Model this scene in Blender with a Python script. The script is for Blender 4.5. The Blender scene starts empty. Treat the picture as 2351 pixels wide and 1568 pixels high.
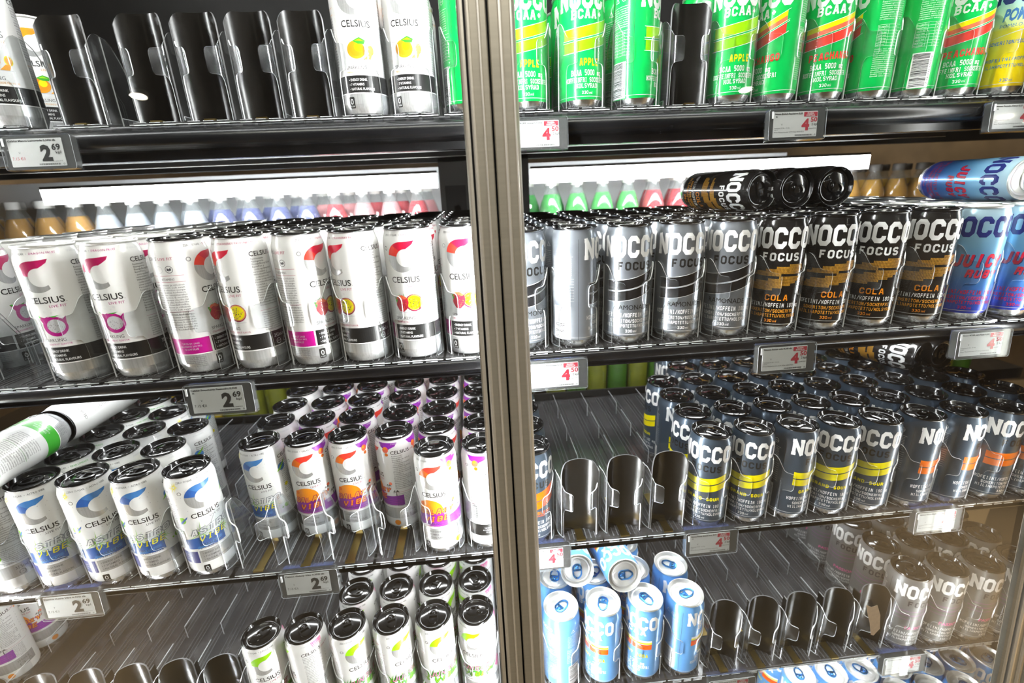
import bpy, math, random
from mathutils import Matrix, Vector
from mathutils.geometry import tessellate_polygon
random.seed(7)
PI = math.pi
scene = bpy.context.scene
col = scene.collection

# ------------------------------------------------------------------ camera, light, exposure
camd = bpy.data.cameras.new('camera'); cam = bpy.data.objects.new('camera', camd); col.objects.link(cam)
camd.sensor_width = 36; camd.sensor_fit = 'HORIZONTAL'; camd.lens = 16.133
camd.clip_start = .01; camd.clip_end = 60
_R = Vector((0.99549178, -0.08465094, -0.0427823)); _U = Vector((0.06713409, 0.31023324, 0.94828706)); _F = Vector((0.0670009, 0.94688413, -0.31451761))
cam.matrix_world = Matrix(((_R.x, _U.x, -_F.x, 0), (_R.y, _U.y, -_F.y, -.55007), (_R.z, _U.z, -_F.z, .4777), (0, 0, 0, 1)))
camd.dof.use_dof = True; camd.dof.focus_distance = .60; camd.dof.aperture_fstop = 4.0
scene.camera = cam
vs = scene.view_settings
vs.view_transform = 'Standard'; vs.look = 'None'; vs.gamma = 1; vs.use_curve_mapping = False; vs.exposure = 1.0
w = bpy.data.worlds.new('store_air'); scene.world = w; w.use_nodes = True
w.node_tree.nodes['Background'].inputs[0].default_value = (.9, .8, .68, 1)
w.node_tree.nodes['Background'].inputs[1].default_value = .04
scene.cycles.max_bounces = 6; scene.cycles.transparent_max_bounces = 28
scene.cycles.diffuse_bounces = 3; scene.cycles.glossy_bounces = 4; scene.cycles.transmission_bounces = 4
scene.cycles.caustics_reflective = False; scene.cycles.caustics_refractive = False
scene.cycles.sample_clamp_indirect = 6
scene.cycles.use_denoising = True

def area_light(name, loc, rot, sx, sy, watts, color=(1, 1, 1)):
    l = bpy.data.lights.new(name, 'AREA'); l.shape = 'RECTANGLE'; l.size = sx; l.size_y = sy; l.energy = watts; l.color = color
    o = bpy.data.objects.new(name, l); col.objects.link(o); o.location = loc; o.rotation_euler = rot
    return o

area_light('overhead_fill_light', (.1, -.95, 1.86), (math.radians(28), 0, 0), 2.2, .35, 24, (1, .95, .86))  # added overhead fill that brightens the door frames and can fronts

# ------------------------------------------------------------------ materials
M = {}
def mat(name, color=(.8, .8, .8), rough=.4, metal=0., spec=.5, coat=0., noise=0., nscale=40., stretch=(1, 1, 1), emis=0., ecol=None, bump=0., nrough=0.):
    m = bpy.data.materials.new(name); m.use_nodes = True; nt = m.node_tree; b = nt.nodes['Principled BSDF']
    b.inputs['Base Color'].default_value = (*color, 1); b.inputs['Roughness'].default_value = rough
    b.inputs['Metallic'].default_value = metal; b.inputs['Specular IOR Level'].default_value = spec
    b.inputs['Coat Weight'].default_value = coat; b.inputs['Coat Roughness'].default_value = .05
    if emis:
        b.inputs['Emission Color'].default_value = (*(ecol or color), 1); b.inputs['Emission Strength'].default_value = emis
    if noise or bump or nrough:
        tc = nt.nodes.new('ShaderNodeTexCoord'); mp = nt.nodes.new('ShaderNodeMapping'); n = nt.nodes.new('ShaderNodeTexNoise')
        mp.inputs['Scale'].default_value = stretch; n.inputs['Scale'].default_value = nscale; n.inputs['Detail'].default_value = 3
        nt.links.new(tc.outputs['Object'], mp.inputs[0]); nt.links.new(mp.outputs[0], n.inputs['Vector'])
        if noise:
            mx = nt.nodes.new('ShaderNodeMix'); mx.data_type = 'RGBA'
            mx.inputs[6].default_value = (*[max(0, c * (1 - noise)) for c in color], 1); mx.inputs[7].default_value = (*[min(1, c * (1 + noise)) for c in color], 1)
            nt.links.new(n.outputs['Fac'], mx.inputs[0]); nt.links.new(mx.outputs[2], b.inputs['Base Color'])
        if nrough:
            mr = nt.nodes.new('ShaderNodeMapRange'); mr.inputs[3].default_value = max(0, rough - nrough); mr.inputs[4].default_value = rough + nrough
            nt.links.new(n.outputs['Fac'], mr.inputs[0]); nt.links.new(mr.outputs[0], b.inputs['Roughness'])
        if bump:
            bp = nt.nodes.new('ShaderNodeBump'); bp.inputs['Strength'].default_value = bump; bp.inputs['Distance'].default_value = .0005
            nt.links.new(n.outputs['Fac'], bp.inputs['Height']); nt.links.new(bp.outputs[0], b.inputs['Normal'])
    M[name] = m; return m

def clear(name, tint=(.97, .98, .99), gloss=1., haze=.05, rough=.04, ior=1.45, hazecol=(.8, .82, .85), hscale=60., hvar=0.):
    """thin clear plastic or glass sheet: see-through, Fresnel reflection, a little scratch haze"""
    m = bpy.data.materials.new(name); m.use_nodes = True; nt = m.node_tree; nt.nodes.clear()
    out = nt.nodes.new('ShaderNodeOutputMaterial'); tr = nt.nodes.new('ShaderNodeBsdfTransparent'); gl = nt.nodes.new('ShaderNodeBsdfGlossy')
    df = nt.nodes.new('ShaderNodeBsdfDiffuse'); fr = nt.nodes.new('ShaderNodeMath'); lw = nt.nodes.new('ShaderNodeLayerWeight'); pw = nt.nodes.new('ShaderNodeMath'); m1 = nt.nodes.new('ShaderNodeMixShader'); m2 = nt.nodes.new('ShaderNodeMixShader')
    tr.inputs[0].default_value = (*tint, 1); gl.inputs[0].default_value = (gloss, gloss, gloss, 1); gl.inputs['Roughness'].default_value = rough
    df.inputs[0].default_value = (*hazecol, 1); 
    # Schlick reflectance of one face, the same from either side of the sheet
    f0 = ((ior - 1) / (ior + 1)) ** 2; lw.inputs['Blend'].default_value = .5; pw.operation = 'POWER'; pw.inputs[1].default_value = 5; fr.operation = 'MULTIPLY_ADD'; fr.inputs[1].default_value = 1 - f0; fr.inputs[2].default_value = f0
    nt.links.new(lw.outputs['Facing'], pw.inputs[0]); nt.links.new(pw.outputs[0], fr.inputs[0])
    nt.links.new(fr.outputs[0], m1.inputs[0]); nt.links.new(tr.outputs[0], m1.inputs[1]); nt.links.new(gl.outputs[0], m1.inputs[2])
    m2.inputs[0].default_value = haze
    if hvar:
        tc = nt.nodes.new('ShaderNodeTexCoord'); n = nt.nodes.new('ShaderNodeTexNoise'); n.inputs['Scale'].default_value = hscale; n.inputs['Detail'].default_value = 5
        mr = nt.nodes.new('ShaderNodeMapRange'); mr.inputs[1].default_value = .45; mr.inputs[2].default_value = .75; mr.inputs[3].default_value = haze; mr.inputs[4].default_value = haze + hvar
        nt.links.new(tc.outputs['Object'], n.inputs['Vector']); nt.links.new(n.outputs['Fac'], mr.inputs[0]); nt.links.new(mr.outputs[0], m2.inputs[0])
    nt.links.new(m1.outputs[0], m2.inputs[1]); nt.links.new(df.outputs[0], m2.inputs[2]); nt.links.new(m2.outputs[0], out.inputs[0])
    M[name] = m; return m

def emit(name, color, strength):
    m = bpy.data.materials.new(name); m.use_nodes = True; nt = m.node_tree; nt.nodes.clear()
    out = nt.nodes.new('ShaderNodeOutputMaterial'); e = nt.nodes.new('ShaderNodeEmission'); e.inputs[0].default_value = (*color, 1); e.inputs[1].default_value = strength
    nt.links.new(e.outputs[0], out.inputs[0]); M[name] = m; return m

def grad(name, stops, z0, z1, rough=.3, metal=0., axis=2, coat=.5):
    """print that changes colour up the can (the artwork's own colours)"""
    m = mat(name, (1, 1, 1), rough, metal, coat=coat); nt = m.node_tree; b = nt.nodes['Principled BSDF']
    tc = nt.nodes.new('ShaderNodeTexCoord'); sp = nt.nodes.new('ShaderNodeSeparateXYZ'); mr = nt.nodes.new('ShaderNodeMapRange'); cr = nt.nodes.new('ShaderNodeValToRGB')
    mr.inputs[1].default_value = z0; mr.inputs[2].default_value = z1
    nt.links.new(tc.outputs['Object'], sp.inputs[0]); nt.links.new(sp.outputs[axis], mr.inputs[0]); nt.links.new(mr.outputs[0], cr.inputs[0]); nt.links.new(cr.outputs[0], b.inputs['Base Color'])
    e = cr.color_ramp.elements
    while len(e) < len(stops): e.new(.5)
    for k, (p, c) in enumerate(stops): e[k].position = p; e[k].color = (*c, 1)
    return m

# can colours
mat('enamel_white', (.86, .86, .85), .28, coat=.6, noise=.02)
mat('enamel_green', (.0, .50, .09), .3, coat=.6, metal=.0, noise=.03)
mat('enamel_black', (.012, .011, .011), .2, coat=.8, noise=.1)
mat('metal_grey', (.33, .36, .40), .3, metal=.75, coat=.3, noise=.04)
mat('metal_slate', (.075, .105, .145), .3, metal=.5, coat=.5, noise=.05)
mat('metal_ash', (.20, .205, .21), .42, metal=.4, coat=.2, noise=.04)
grad('blue_fade', [(0, (.02, .05, .55)), (.45, (.10, .36, .75)), (.75, (.30, .62, .88)), (1, (.55, .78, .92))], .01, .14, .28, .3)
mat('light_blue', (.15, .42, .86), .28, metal=.25, coat=.5, noise=.03)
grad('citrus_fade', [(0, (.95, .70, 0)), (.52, (.98, .82, .0)), (.56, (.75, .90, .35)), (.8, (.45, .80, .85)), (1, (.6, .85, .95))], .01, .14, .28)
mat('bare_aluminium', (.74, .75, .76), .24, metal=1, noise=.12, nscale=30, stretch=(60, 60, 1), nrough=.06)
mat('brushed_silver', (.62, .63, .64), .26, metal=1, noise=.35, nscale=20, stretch=(30, 30, .6), nrough=.1)
mat('lid_black', (.010, .010, .011), .16, metal=.4, coat=.7, nrough=.05, nscale=50)
mat('lid_silver', (.86, .86, .84), .38, metal=.75, nrough=.05, nscale=50)
mat('lid_bronze', (.10, .075, .045), .22, metal=.8, coat=.4, nrough=.05, nscale=50)
mat('tab_blue', (.05, .22, .55), .25, metal=.8)
# print colours
for n, c in dict(ink_white=(.88, .88, .88), ink_black=(.012, .012, .012), ink_dark=(.05, .05, .06), ink_red=(.55, .02, .05), ink_crimson=(.45, .01, .10),
                 ink_magenta=(.50, .005, .24), ink_orange=(.95, .30, .01), ink_amber=(.85, .36, .02), ink_yellow=(.93, .80, .0), ink_lime=(.24, .62, .0),
                 ink_green=(.05, .42, .03), ink_blue=(.03, .12, .42), ink_purple=(.28, .02, .40), ink_pink=(.90, .16, .42), ink_grey=(.28, .30, .33),
                 ink_palegrey=(.62, .63, .65), ink_coral=(.95, .16, .07), ink_wine=(.30, .01, .08), ink_brightlime=(.33, .75, .0), ink_hotred=(.85, .05, .03), ink_vivid_orange=(.90, .11, .0),
                 ink_midblue=(.06, .22, .55), ink_navy=(.02, .03, .20), ink_halftone=(.62, .30, .03), ink_tigerorange=(.85, .17, .0), ink_leaf=(.03, .20, .02),
                 ink_rose=(.70, .01, .05), ink_mauve=(.35, .12, .36), ink_skin=(.75, .35, .12)).items():
    mat(n, c, .32, coat=.4, noise=.03)
mat('ink_silver', (.72, .73, .74), .26, metal=.6, noise=.3, nscale=20, stretch=(30, 30, .6))
mat('ink_silverblack', (.05, .05, .055), .25, metal=.8, coat=.4)

# cooler materials
clear('door_glass', (.97, .985, .98), gloss=1, haze=.001, rough=.0, ior=1.5, hscale=9, hvar=.012)
clear('tray_plastic', (.97, .98, .985), gloss=1, haze=.008, rough=.03, ior=1.45, hscale=45, hvar=.07)
clear('tray_floor_plastic', (.82, .82, .84), gloss=1, haze=.06, rough=.10, ior=1.4, hazecol=(.45, .44, .45), hscale=60, hvar=.12)
clear('tag_plastic', (.96, .97, .97), gloss=1, haze=.015, rough=.05, ior=1.45)
clear('clip_plastic', (.62, .68, .85), gloss=1, haze=.22, rough=.08, ior=1.45, hazecol=(.30, .36, .66))
clear('pet_plastic', (.90, .93, .92), gloss=1, haze=.10, rough=.02, ior=1.5)
mat('plastic_edge', (.86, .88, .90), .12, spec=1., coat=1)  # whitish colour stands in for light glowing at clear plastic edges
mat('scuffed_rib_lit_rim', (.12, .12, .125), .35, noise=.25, nscale=300)  # scuffed tray ribs; on pusher rims a painted lit edge
mat('paddle_black', (.008, .007, .006), .22, spec=.5, noise=.3, nscale=60, nrough=.06)
mat('spring_brass', (.42, .30, .10), .3, metal=1, noise=.2)
mat('rail_black', (.006, .006, .007), .24, spec=.4, noise=.2, nscale=25, nrough=.07)
mat('shelf_steel', (.030, .028, .026), .55, metal=.1, noise=.25, nscale=18, nrough=.08)
mat('liner_dark', (.006, .005, .004), .6, noise=.3, nscale=8)
mat('upright_grey', (.055, .05, .045), .4, noise=.2, nscale=15)
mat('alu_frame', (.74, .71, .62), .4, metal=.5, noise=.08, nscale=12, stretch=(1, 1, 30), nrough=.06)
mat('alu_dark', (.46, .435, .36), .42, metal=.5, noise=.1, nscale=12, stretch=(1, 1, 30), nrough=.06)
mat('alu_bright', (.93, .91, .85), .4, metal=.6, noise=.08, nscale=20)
mat('gasket_black', (.01, .01, .01), .6, noise=.2)
mat('tag_grey', (.05, .05, .048), .4, noise=.1)
mat('tag_screen', (.74, .74, .74), .45, noise=.03, nscale=500)
mat('floor_tile', (.40, .30, .18), .35, noise=.25, nscale=1.5)
mat('store_ceiling', (.05, .045, .04), .7, noise=.2, nscale=3)
mat('store_wall', (.16, .115, .07), .7, noise=.85, nscale=3.2)
mat('torn_paper', (.62, .50, .36), .8, noise=.15, nscale=200)
mat('dust_smear', (.7, .75, .8), .9)
emit('led', (1, 1, 1), 75)
emit('led_soft', (1, 1, 1), 16)
emit('led_mid', (1, 1, 1), 26)
emit('shop_lamp', (1, .9, .72), 40)

# ------------------------------------------------------------------ mesh helpers
class MB:
    def __init__(s): s.v = []; s.f = []; s.m = []; s.mats = []
    def mi(s, name):
        if name not in s.mats: s.mats.append(name)
        return s.mats.index(name)
    def add(s, vs, fs, m):
        o = len(s.v); k = s.mi(m); s.v += [tuple(v) for v in vs]; s.f += [tuple(o + i for i in f) for f in fs]; s.m += [k] * len(fs)
    def box(s, x0, x1, y0, y1, z0, z1, m, bev=0):
        v = [(x0, y0, z0), (x1, y0, z0), (x1, y1, z0), (x0, y1, z0), (x0, y0, z1), (x1, y0, z1), (x1, y1, z1), (x0, y1, z1)]
        s.add(v, [(0, 3, 2, 1), (4, 5, 6, 7), (0, 1, 5, 4), (1, 2, 6, 5), (2, 3, 7, 6), (3, 0, 4, 7)], m)
    def lathe(s, prof, n, mats, cap0=True, cap1=True):
        """prof: list of (r,z); mats: one name or a list per ring"""
        o = len(s.v)
        for r, z in prof:
            for k in range(n):
                a = 2 * PI * k / n; s.v.append((r * math.cos(a), r * math.sin(a), z))
        for i in range(len(prof) - 1):
            mm = s.mi(mats if isinstance(mats, str) else mats[i])
            for k in range(n):
                k2 = (k + 1) % n; s.f.append((o + i * n + k, o + i * n + k2, o + (i + 1) * n + k2, o + (i + 1) * n + k)); s.m.append(mm)
        if cap0: s.f.append(tuple(o + n - 1 - k for k in range(n))); s.m.append(s.mi(mats if isinstance(mats, str) else mats[0]))
        if cap1: s.f.append(tuple(o + (len(prof) - 1) * n + k for k in range(n))); s.m.append(s.mi(mats if isinstance(mats, str) else mats[-1]))
    def extrude(s, prof, x0, x1, m, closed=True, axis='x', shift=None):
        """profile of (y,z) points run along x"""
        n = len(prof); o = len(s.v)
        for x in (x0, x1): s.v += [(x, p[0], p[1]) for p in prof]
        k = s.mi(m)
        for i in range(n if closed else n - 1):
            j = (i + 1) % n; s.f.append((o + i, o + j, o + n + j, o + n + i)); s.m.append(k)
        if closed:
            s.f.append(tuple(o + i for i in range(n - 1, -1, -1))); s.f.append(tuple(o + n + i for i in range(n))); s.m += [k, k]
    def mesh(s, name, smooth=None):
        me = bpy.data.meshes.new(name); me.from_pydata(s.v, [], s.f)
        for n in s.mats: me.materials.append(M[n])
        me.polygons.foreach_set('material_index', s.m)
        me.update()
        if smooth is not None:
            me.polygons.foreach_set('use_smooth', [True] * len(s.f))
            try: me.set_sharp_from_angle(angle=math.radians(smooth))
            except Exception: pass
        return me

def link(name, me, parent=None, loc=(0, 0, 0), rot=None):
    o = bpy.data.objects.new(name, me); col.objects.link(o); o.location = loc
    if rot is not None: o.rotation_euler = rot
    if parent is not None: o.parent = parent
    return o
def tag(o, label=None, cat=None, group=None, kind=None):
    if label: o['label'] = label
    if cat: o['category'] = cat
    if group: o['group'] = group
    if kind: o['kind'] = kind
    return o
def thing(name, label, cat, loc=(0, 0, 0), rot=(0, 0, 0), group=None):
    o = bpy.data.objects.new(name, None); col.objects.link(o); o.location = loc; o.rotation_euler = rot
    o.empty_display_size = .02
    return tag(o, label, cat, group)
def copy_tree(o, parent=None):
    c = o.copy(); col.objects.link(c); c.parent = parent
    for ch in list(o.children): copy_tree(ch, c)
    return c

# ------------------------------------------------------------------ lettering
_tc = {}
def glyphs(s, bold=0., shear=0., res=2, space=1.):
    key = (s, bold, shear, res, space)
    if key in _tc: return _tc[key]
    c = bpy.data.curves.new('lettering', 'FONT'); c.body = s; c.size = 1; c.offset = bold; c.shear = shear; c.resolution_u = res; c.space_character = space
    o = bpy.data.objects.new('lettering', c)
    me = bpy.data.meshes.new_from_object(o)
    vs = [(v.co.x, v.co.y) for v in me.vertices]; fs = [tuple(p.vertices) for p in me.polygons]
    bpy.data.objects.remove(o); bpy.data.curves.remove(c); bpy.data.meshes.remove(me)
    _tc[key] = (vs, fs); return vs, fs
_h = glyphs('H'); CAP = max(v[1] for v in _h[0])

STROKES = {
 'A': [[(-.1, -.5), (1.5, 6), (2.5, 6), (4.1, -.5)], [(.5, 1.9), (3.5, 1.9)]],
 'B': [[(0, 0), (0, 6), (3, 6), (4, 5), (4, 4), (3, 3.1), (0, 3.1)], [(3, 3.1), (4, 2.3), (4, 1), (3, 0), (0, 0)]],
 'C': [[(4, 4.2), (4, 5), (3, 6), (1, 6), (0, 5), (0, 1), (1, 0), (3, 0), (4, 1), (4, 1.8)]],
 'D': [[(0, 0), (0, 6), (3, 6), (4, 5), (4, 1), (3, 0), (0, 0)]],
 'E': [[(4, 6), (0, 6), (0, 0), (4, 0)], [(0, 3), (3.2, 3)]],
 'F': [[(4, 6), (0, 6), (0, -.5)], [(0, 3), (3.2, 3)]],
 'G': [[(4, 4.6), (4, 5), (3, 6), (1, 6), (0, 5), (0, 1), (1, 0), (3, 0), (4, 1), (4, 2.8), (2.2, 2.8)]],
 'H': [[(0, -.5), (0, 6.5)], [(4, -.5), (4, 6.5)], [(0, 3), (4, 3)]],
 'I': [[(2, 0), (2, 6)], [(.8, 0), (3.2, 0)], [(.8, 6), (3.2, 6)]],
 'J': [[(4, 6.5), (4, 1), (3, 0), (1, 0), (0, 1), (0, 2)]],
 'K': [[(0, -.5), (0, 6.5)], [(4, 6.5), (4, 5), (1.6, 3), (4, 1), (4, -.5)]],
 'L': [[(0, 6.5), (0, 0), (4, 0)]],
 'M': [[(0, -.5), (0, 6), (2, 3.4), (4, 6), (4, -.5)]],
 'N': [[(0, -.5), (0, 6.5)], [(4, -.5), (4, 6.5)], [(-.2, 6.6), (4.2, -.6)]],
 'O': [[(1, 0), (3, 0), (4, 1), (4, 5), (3, 6), (1, 6), (0, 5), (0, 1), (1, 0)]],
 'P': [[(0, -.5), (0, 6), (3, 6), (4, 5), (4, 3.7), (3, 2.7), (0, 2.7)]],
 'R': [[(0, -.5), (0, 6), (3, 6), (4, 5), (4, 4), (3, 3), (0, 3)], [(2.6, 3), (4, 1.6), (4, -.5)]],
 'S': [[(4, 4.9), (3, 6), (1, 6), (0, 5), (0, 4), (1, 3.1), (3, 2.9), (4, 2), (4, 1), (3, 0), (1, 0), (0, 1.1)]],
 'T': [[(2, -.5), (2, 6)], [(-.3, 6), (4.3, 6)]],
 'U': [[(0, 6.5), (0, 1), (1, 0), (3, 0), (4, 1), (4, 6.5)]],
 'V': [[(0, 6.5), (0, 4), (2, 0), (4, 4), (4, 6.5)]],
 'X': [[(0, 6.4), (4, -.4)], [(4, 6.4), (0, -.4)]],
 'Y': [[(0, 6.5), (0, 4.4), (2, 2.8), (4, 4.4), (4, 6.5)], [(2, 2.8), (2, -.5)]],
 'Z': [[(0, 6), (4, 6), (0, 0), (4, 0)]],
 '0': [[(1, 0), (3, 0), (4, 1), (4, 5), (3, 6), (1, 6), (0, 5), (0, 1), (1, 0)]],
 '1': [[(.8, 4.8), (2, 6), (2, 0)], [(.8, 0), (3.2, 0)]],
 '3': [[(0, 5), (1, 6), (3, 6), (4, 5), (4, 4), (3, 3), (1.5, 3)], [(3, 3), (4, 2), (4, 1), (3, 0), (1, 0), (0, 1)]],
 '5': [[(4, 6), (0, 6), (0, 3.4), (3, 3.4), (4, 2.6), (4, 1), (3, 0), (0, 0)]],
 '8': [[(1, 3.1), (0, 4), (0, 5), (1, 6), (3, 6), (4, 5), (4, 4), (3, 3.1), (1, 3.1), (0, 2.2), (0, 1), (1, 0), (3, 0), (4, 1), (4, 2.2), (3, 3.1)]],
 '/': [[(0, -.6), (4, 6.6)]], '+': [[(2, 1.2), (2, 4.8)], [(.2, 3), (3.8, 3)]], '-': [[(.8, 3), (3.2, 3)]], '.': [[(1.6, .2), (2.4, .2)]],
 'm': [[(0, -.5), (0, 3.6), (2, 3.6), (2, -.5)], [(2, 3.6), (4, 3.6), (4, -.5)]], 'g': [[(4, 0), (0, 0), (0, 3.6), (4, 3.6), (4, -2), (.5, -2)]], 'l': [[(1.4, 6.5), (1.4, 0), (3, 0)]],
}
SERIF = {'N': [(-.9, .9, 0), (-.9, .5, 6), (3.1, 4.9, 6)], 'A': [(-.9, .9, 0), (3.1, 4.9, 0)], 'B': [(-1, .5, 0), (-1, .5, 6)], 'P': [(-.9, .9, 0), (-.9, .3, 6)],
         'H': [(-.9, .9, 0), (3.1, 4.9, 0), (-.9, .9, 6), (3.1, 4.9, 6)], 'K': [(-.9, .9, 0), (3.1, 4.9, 0), (-.9, .9, 6), (3.1, 4.9, 6)], 'F': [(-.9, .9, 0), (-.9, .3, 6)],
         'E': [(-.9, .3, 0), (-.9, .3, 6)], 'R': [(-.9, .9, 0), (3.1, 4.9, 0), (-.9, .3, 6)], 'M': [(-.9, .9, 0), (3.1, 4.9, 0)], 'L': [(-.9, .9, 6), (-.9, 0, 0)]}

def stroke_quads(pts, t):
    """thick mitred polyline -> convex quads"""
    n = len(pts); closed = pts[0] == pts[-1]; P = [Vector(p) for p in pts]
    if closed: P = P[:-1]; n = len(P)
    L, R_ = [], []
    for i in range(n):
        a = P[i - 1] if (i > 0 or closed) else None; b = P[(i + 1) % n] if (i < n - 1 or closed) else None
        d1 = (P[i] - a).normalized() if a is not None else None; d2 = (b - P[i]).normalized() if b is not None else None
        if d1 is None: d1 = d2
        if d2 is None: d2 = d1
        n1 = Vector((-d1.y, d1.x)); n2 = Vector((-d2.y, d2.x)); mi = (n1 + n2)
        if mi.length < 1e-6: mi = n1
        mi.normalize(); k = (t / 2) / max(.45, mi.dot(n1))
        L.append(P[i] + mi * k); R_.append(P[i] - mi * k)
    out = []
    for i in range(n if closed else n - 1):
        j = (i + 1) % n; out.append([tuple(R_[i]), tuple(R_[j]), tuple(L[j]), tuple(L[i])])
    return out

# ------------------------------------------------------------------ can artwork: flat layout (u mm round the can, z mm up) wrapped on to the can wall
RB = 28.7
class Art:
    def __init__(s): s.p = []      # (points, material, layer)
    def poly(s, pts, m, layer=1):
        if len(pts) > 4:
            tris = tessellate_polygon([[Vector((p[0], p[1], 0)) for p in pts]])
            for t in tris: s.p.append(([pts[i] for i in t], m, layer))
        else: s.p.append((list(pts), m, layer))
    def rect(s, u0, u1, z0, z1, m, layer=1): s.p.append(([(u0, z0), (u1, z0), (u1, z1), (u0, z1)], m, layer))
    def rrect(s, u0, u1, z0, z1, r, m, layer=1):
        pts = []
        for cx, cz, a0 in ((u1 - r, z1 - r, 0), (u0 + r, z1 - r, 90), (u0 + r, z0 + r, 180), (u1 - r, z0 + r, 270)):
            for k in range(4): a = math.radians(a0 + 30 * k); pts.append((cx + r * math.cos(a), cz + r * math.sin(a)))
        s.poly(pts, m, layer)
    def disc(s, u, z, r, m, layer=1, n=16, sx=1.): s.poly([(u + r * sx * math.cos(2 * PI * k / n), z + r * math.sin(2 * PI * k / n)) for k in range(n)], m, layer)
    def ring(s, u, z, r, w_, m, layer=1, n=18, a0=0, a1=360):
        for k in range(n):
            a = math.radians(a0 + (a1 - a0) * k / n); b = math.radians(a0 + (a1 - a0) * (k + 1) / n)
            s.p.append(([(u + r * math.cos(a), z + r * math.sin(a)), (u + r * math.cos(b), z + r * math.sin(b)), (u + (r - w_) * math.cos(b), z + (r - w_) * math.sin(b)), (u + (r - w_) * math.cos(a), z + (r - w_) * math.sin(a))], m, layer))
    def frame(s, u0, u1, z0, z1, t, m, layer=1):
        s.rect(u0, u1, z0, z0 + t, m, layer); s.rect(u0, u1, z1 - t, z1, m, layer); s.rect(u0, u0 + t, z0, z1, m, layer); s.rect(u1 - t, u1, z0, z1, m, layer)
    def text(s, t, u, z, h, m, align='C', width=None, bold=0., shear=0., res=2, layer=2, rot=0., slope=0., space=1.):
        vs, fs = glyphs(t, bold, shear, res, space)
        if not vs: return
        x0 = min(v[0] for v in vs); x1 = max(v[0] for v in vs); k = h / CAP; kx = k if width is None else width / (x1 - x0)
        W = (x1 - x0) * kx; off = {'C': -W / 2, 'L': 0, 'R': -W}[align]; c, sn = math.cos(rot), math.sin(rot)
        q = []
        for x, y in vs:
            a = (x - x0) * kx + off; b = y * k + slope * a; q.append((u + a * c - b * sn, z + a * sn + b * c))
        for f in fs: s.p.append(([q[i] for i in f], m, layer))
    def block(s, t, u, z, h, m, lw=None, gap=None, th=1.5, serif=False, align='C', layer=2, shear=0., slope=0., width=None, cell=None):
        """chamfered block lettering; h cap height"""
        ce = cell or th      # cell: stroke width the letter box is sized for, so outline and filling line up
        k = h / (6 + ce); lw = lw or h * .5; kx = lw / (4 + ce); gap = lw * .28 if gap is None else gap
        adv = lw + gap
        if width is not None:
            W0 = len(t) * adv - gap; f = width / W0; kx *= f; adv *= f; gap *= f
        W = len(t) * adv - gap; off = {'C': -W / 2, 'L': 0, 'R': -W}[align]
        for i, ch in enumerate(t):
            if ch == ' ': continue
            ox = off + i * adv + kx * ce / 2; polys = []
            for st in STROKES.get(ch, []): polys += stroke_quads(st, th)
            if serif:
                for a, b, zz in SERIF.get(ch, []): polys.append([(a - .2, zz - .75), (b + .2, zz - .75), (b + .2, zz + .75), (a - .2, zz + .75)])
            for pl in polys:
                q = []
                for x, y in pl:
                    X = ox + x * kx; Z = (y + ce / 2) * k; q.append((u + X + shear * Z, z + Z + slope * X))
                s.p.append((q, m, layer))
    def band(s, u0, u1, f0, f1, m, layer=1, n=24):
        for i in range(n):
            a = u0 + (u1 - u0) * i / n; b = u0 + (u1 - u0) * (i + 1) / n
            s.p.append(([(a, f0(a)), (b, f0(b)), (b, f1(b)), (a, f1(a))], m, layer))
    def barcode(s, u0, z0, wd, ht, digits=''):
        s.rect(u0, u0 + wd, z0, z0 + ht, 'ink_white', 1)
        z = z0 + 2; rnd = random.Random(5)
        while z < z0 + ht - 2:
            b = rnd.choice((.35, .5, .8, 1.1)); s.rect(u0 + 1.5, u0 + wd - 4.5, z, min(z + b, z0 + ht - 1.5), 'ink_black', 2); z += b + rnd.choice((.4, .5, .9))
        if digits: s.text(digits, u0 + wd - 1, z0 + ht / 2, 2.2, 'ink_black', rot=PI / 2, width=ht * .8, res=1)
    def para(s, lines, u, z, h, m, lead=1.45, align='L', bold=0., width=None):
        for i, t in enumerate(lines):
            s.text(t, u, z - i * h * lead, h, m, align=align, res=1, bold=bold, width=(width if width and len(t) > 18 else None))
    def build(s, name, H, neck):
        mb = MB()
        for idx, (pts, m, layer) in enumerate(s.p):
            us = [p[0] for p in pts]; u0, u1 = min(us), max(us); pieces = [pts]
            if u1 - u0 > 2.5:
                pieces = []; k0 = math.floor(u0 / 2.4); k1 = math.ceil(u1 / 2.4)
                for k in range(k0, k1):
                    q = clip(clip(pts, k * 2.4, 1), (k + 1) * 2.4, -1)
                    if len(q) > 2: pieces.append(q)
            for zc in [H * 1000 - b for b in (19, 16, 12.5, 8.5)] + [14, 12, 9]:      # follow the shoulder and foot of the can
                zs = [p[1] for p in pts]
                if min(zs) < zc < max(zs):
                    sw = lambda ps: [(b, a) for a, b in ps]; nxt = []
                    for q in pieces:
                        for sg in (1, -1):
                            r_ = sw(clip(sw(q), zc, sg))
                            if len(r_) > 2: nxt.append(r_)
                    pieces = nxt
            for q in pieces:
                vs = []
                for u, z in q:
                    z = max(.5, min(H * 1000 - 1, z)); r = neck(z / 1000) + .00007 + layer * .00005 + (idx % 40) * 1e-6; a = u / RB
                    vs.append((r * math.sin(a), -r * math.cos(a), z / 1000))
                mb.add(vs, [tuple(range(len(vs)))], m)
        return mb.mesh(name)
def clip(pts, c, sgn):
    out = []; n = len(pts)
    for i in range(n):
        a, b = pts[i], pts[(i + 1) % n]; da, db = (a[0] - c) * sgn, (b[0] - c) * sgn
        if da >= 0: out.append(a)
        if da * db < 0: t = da / (da - db); out.append((a[0] + (b[0] - a[0]) * t, a[1] + (b[1] - a[1]) * t))
    return out

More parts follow.
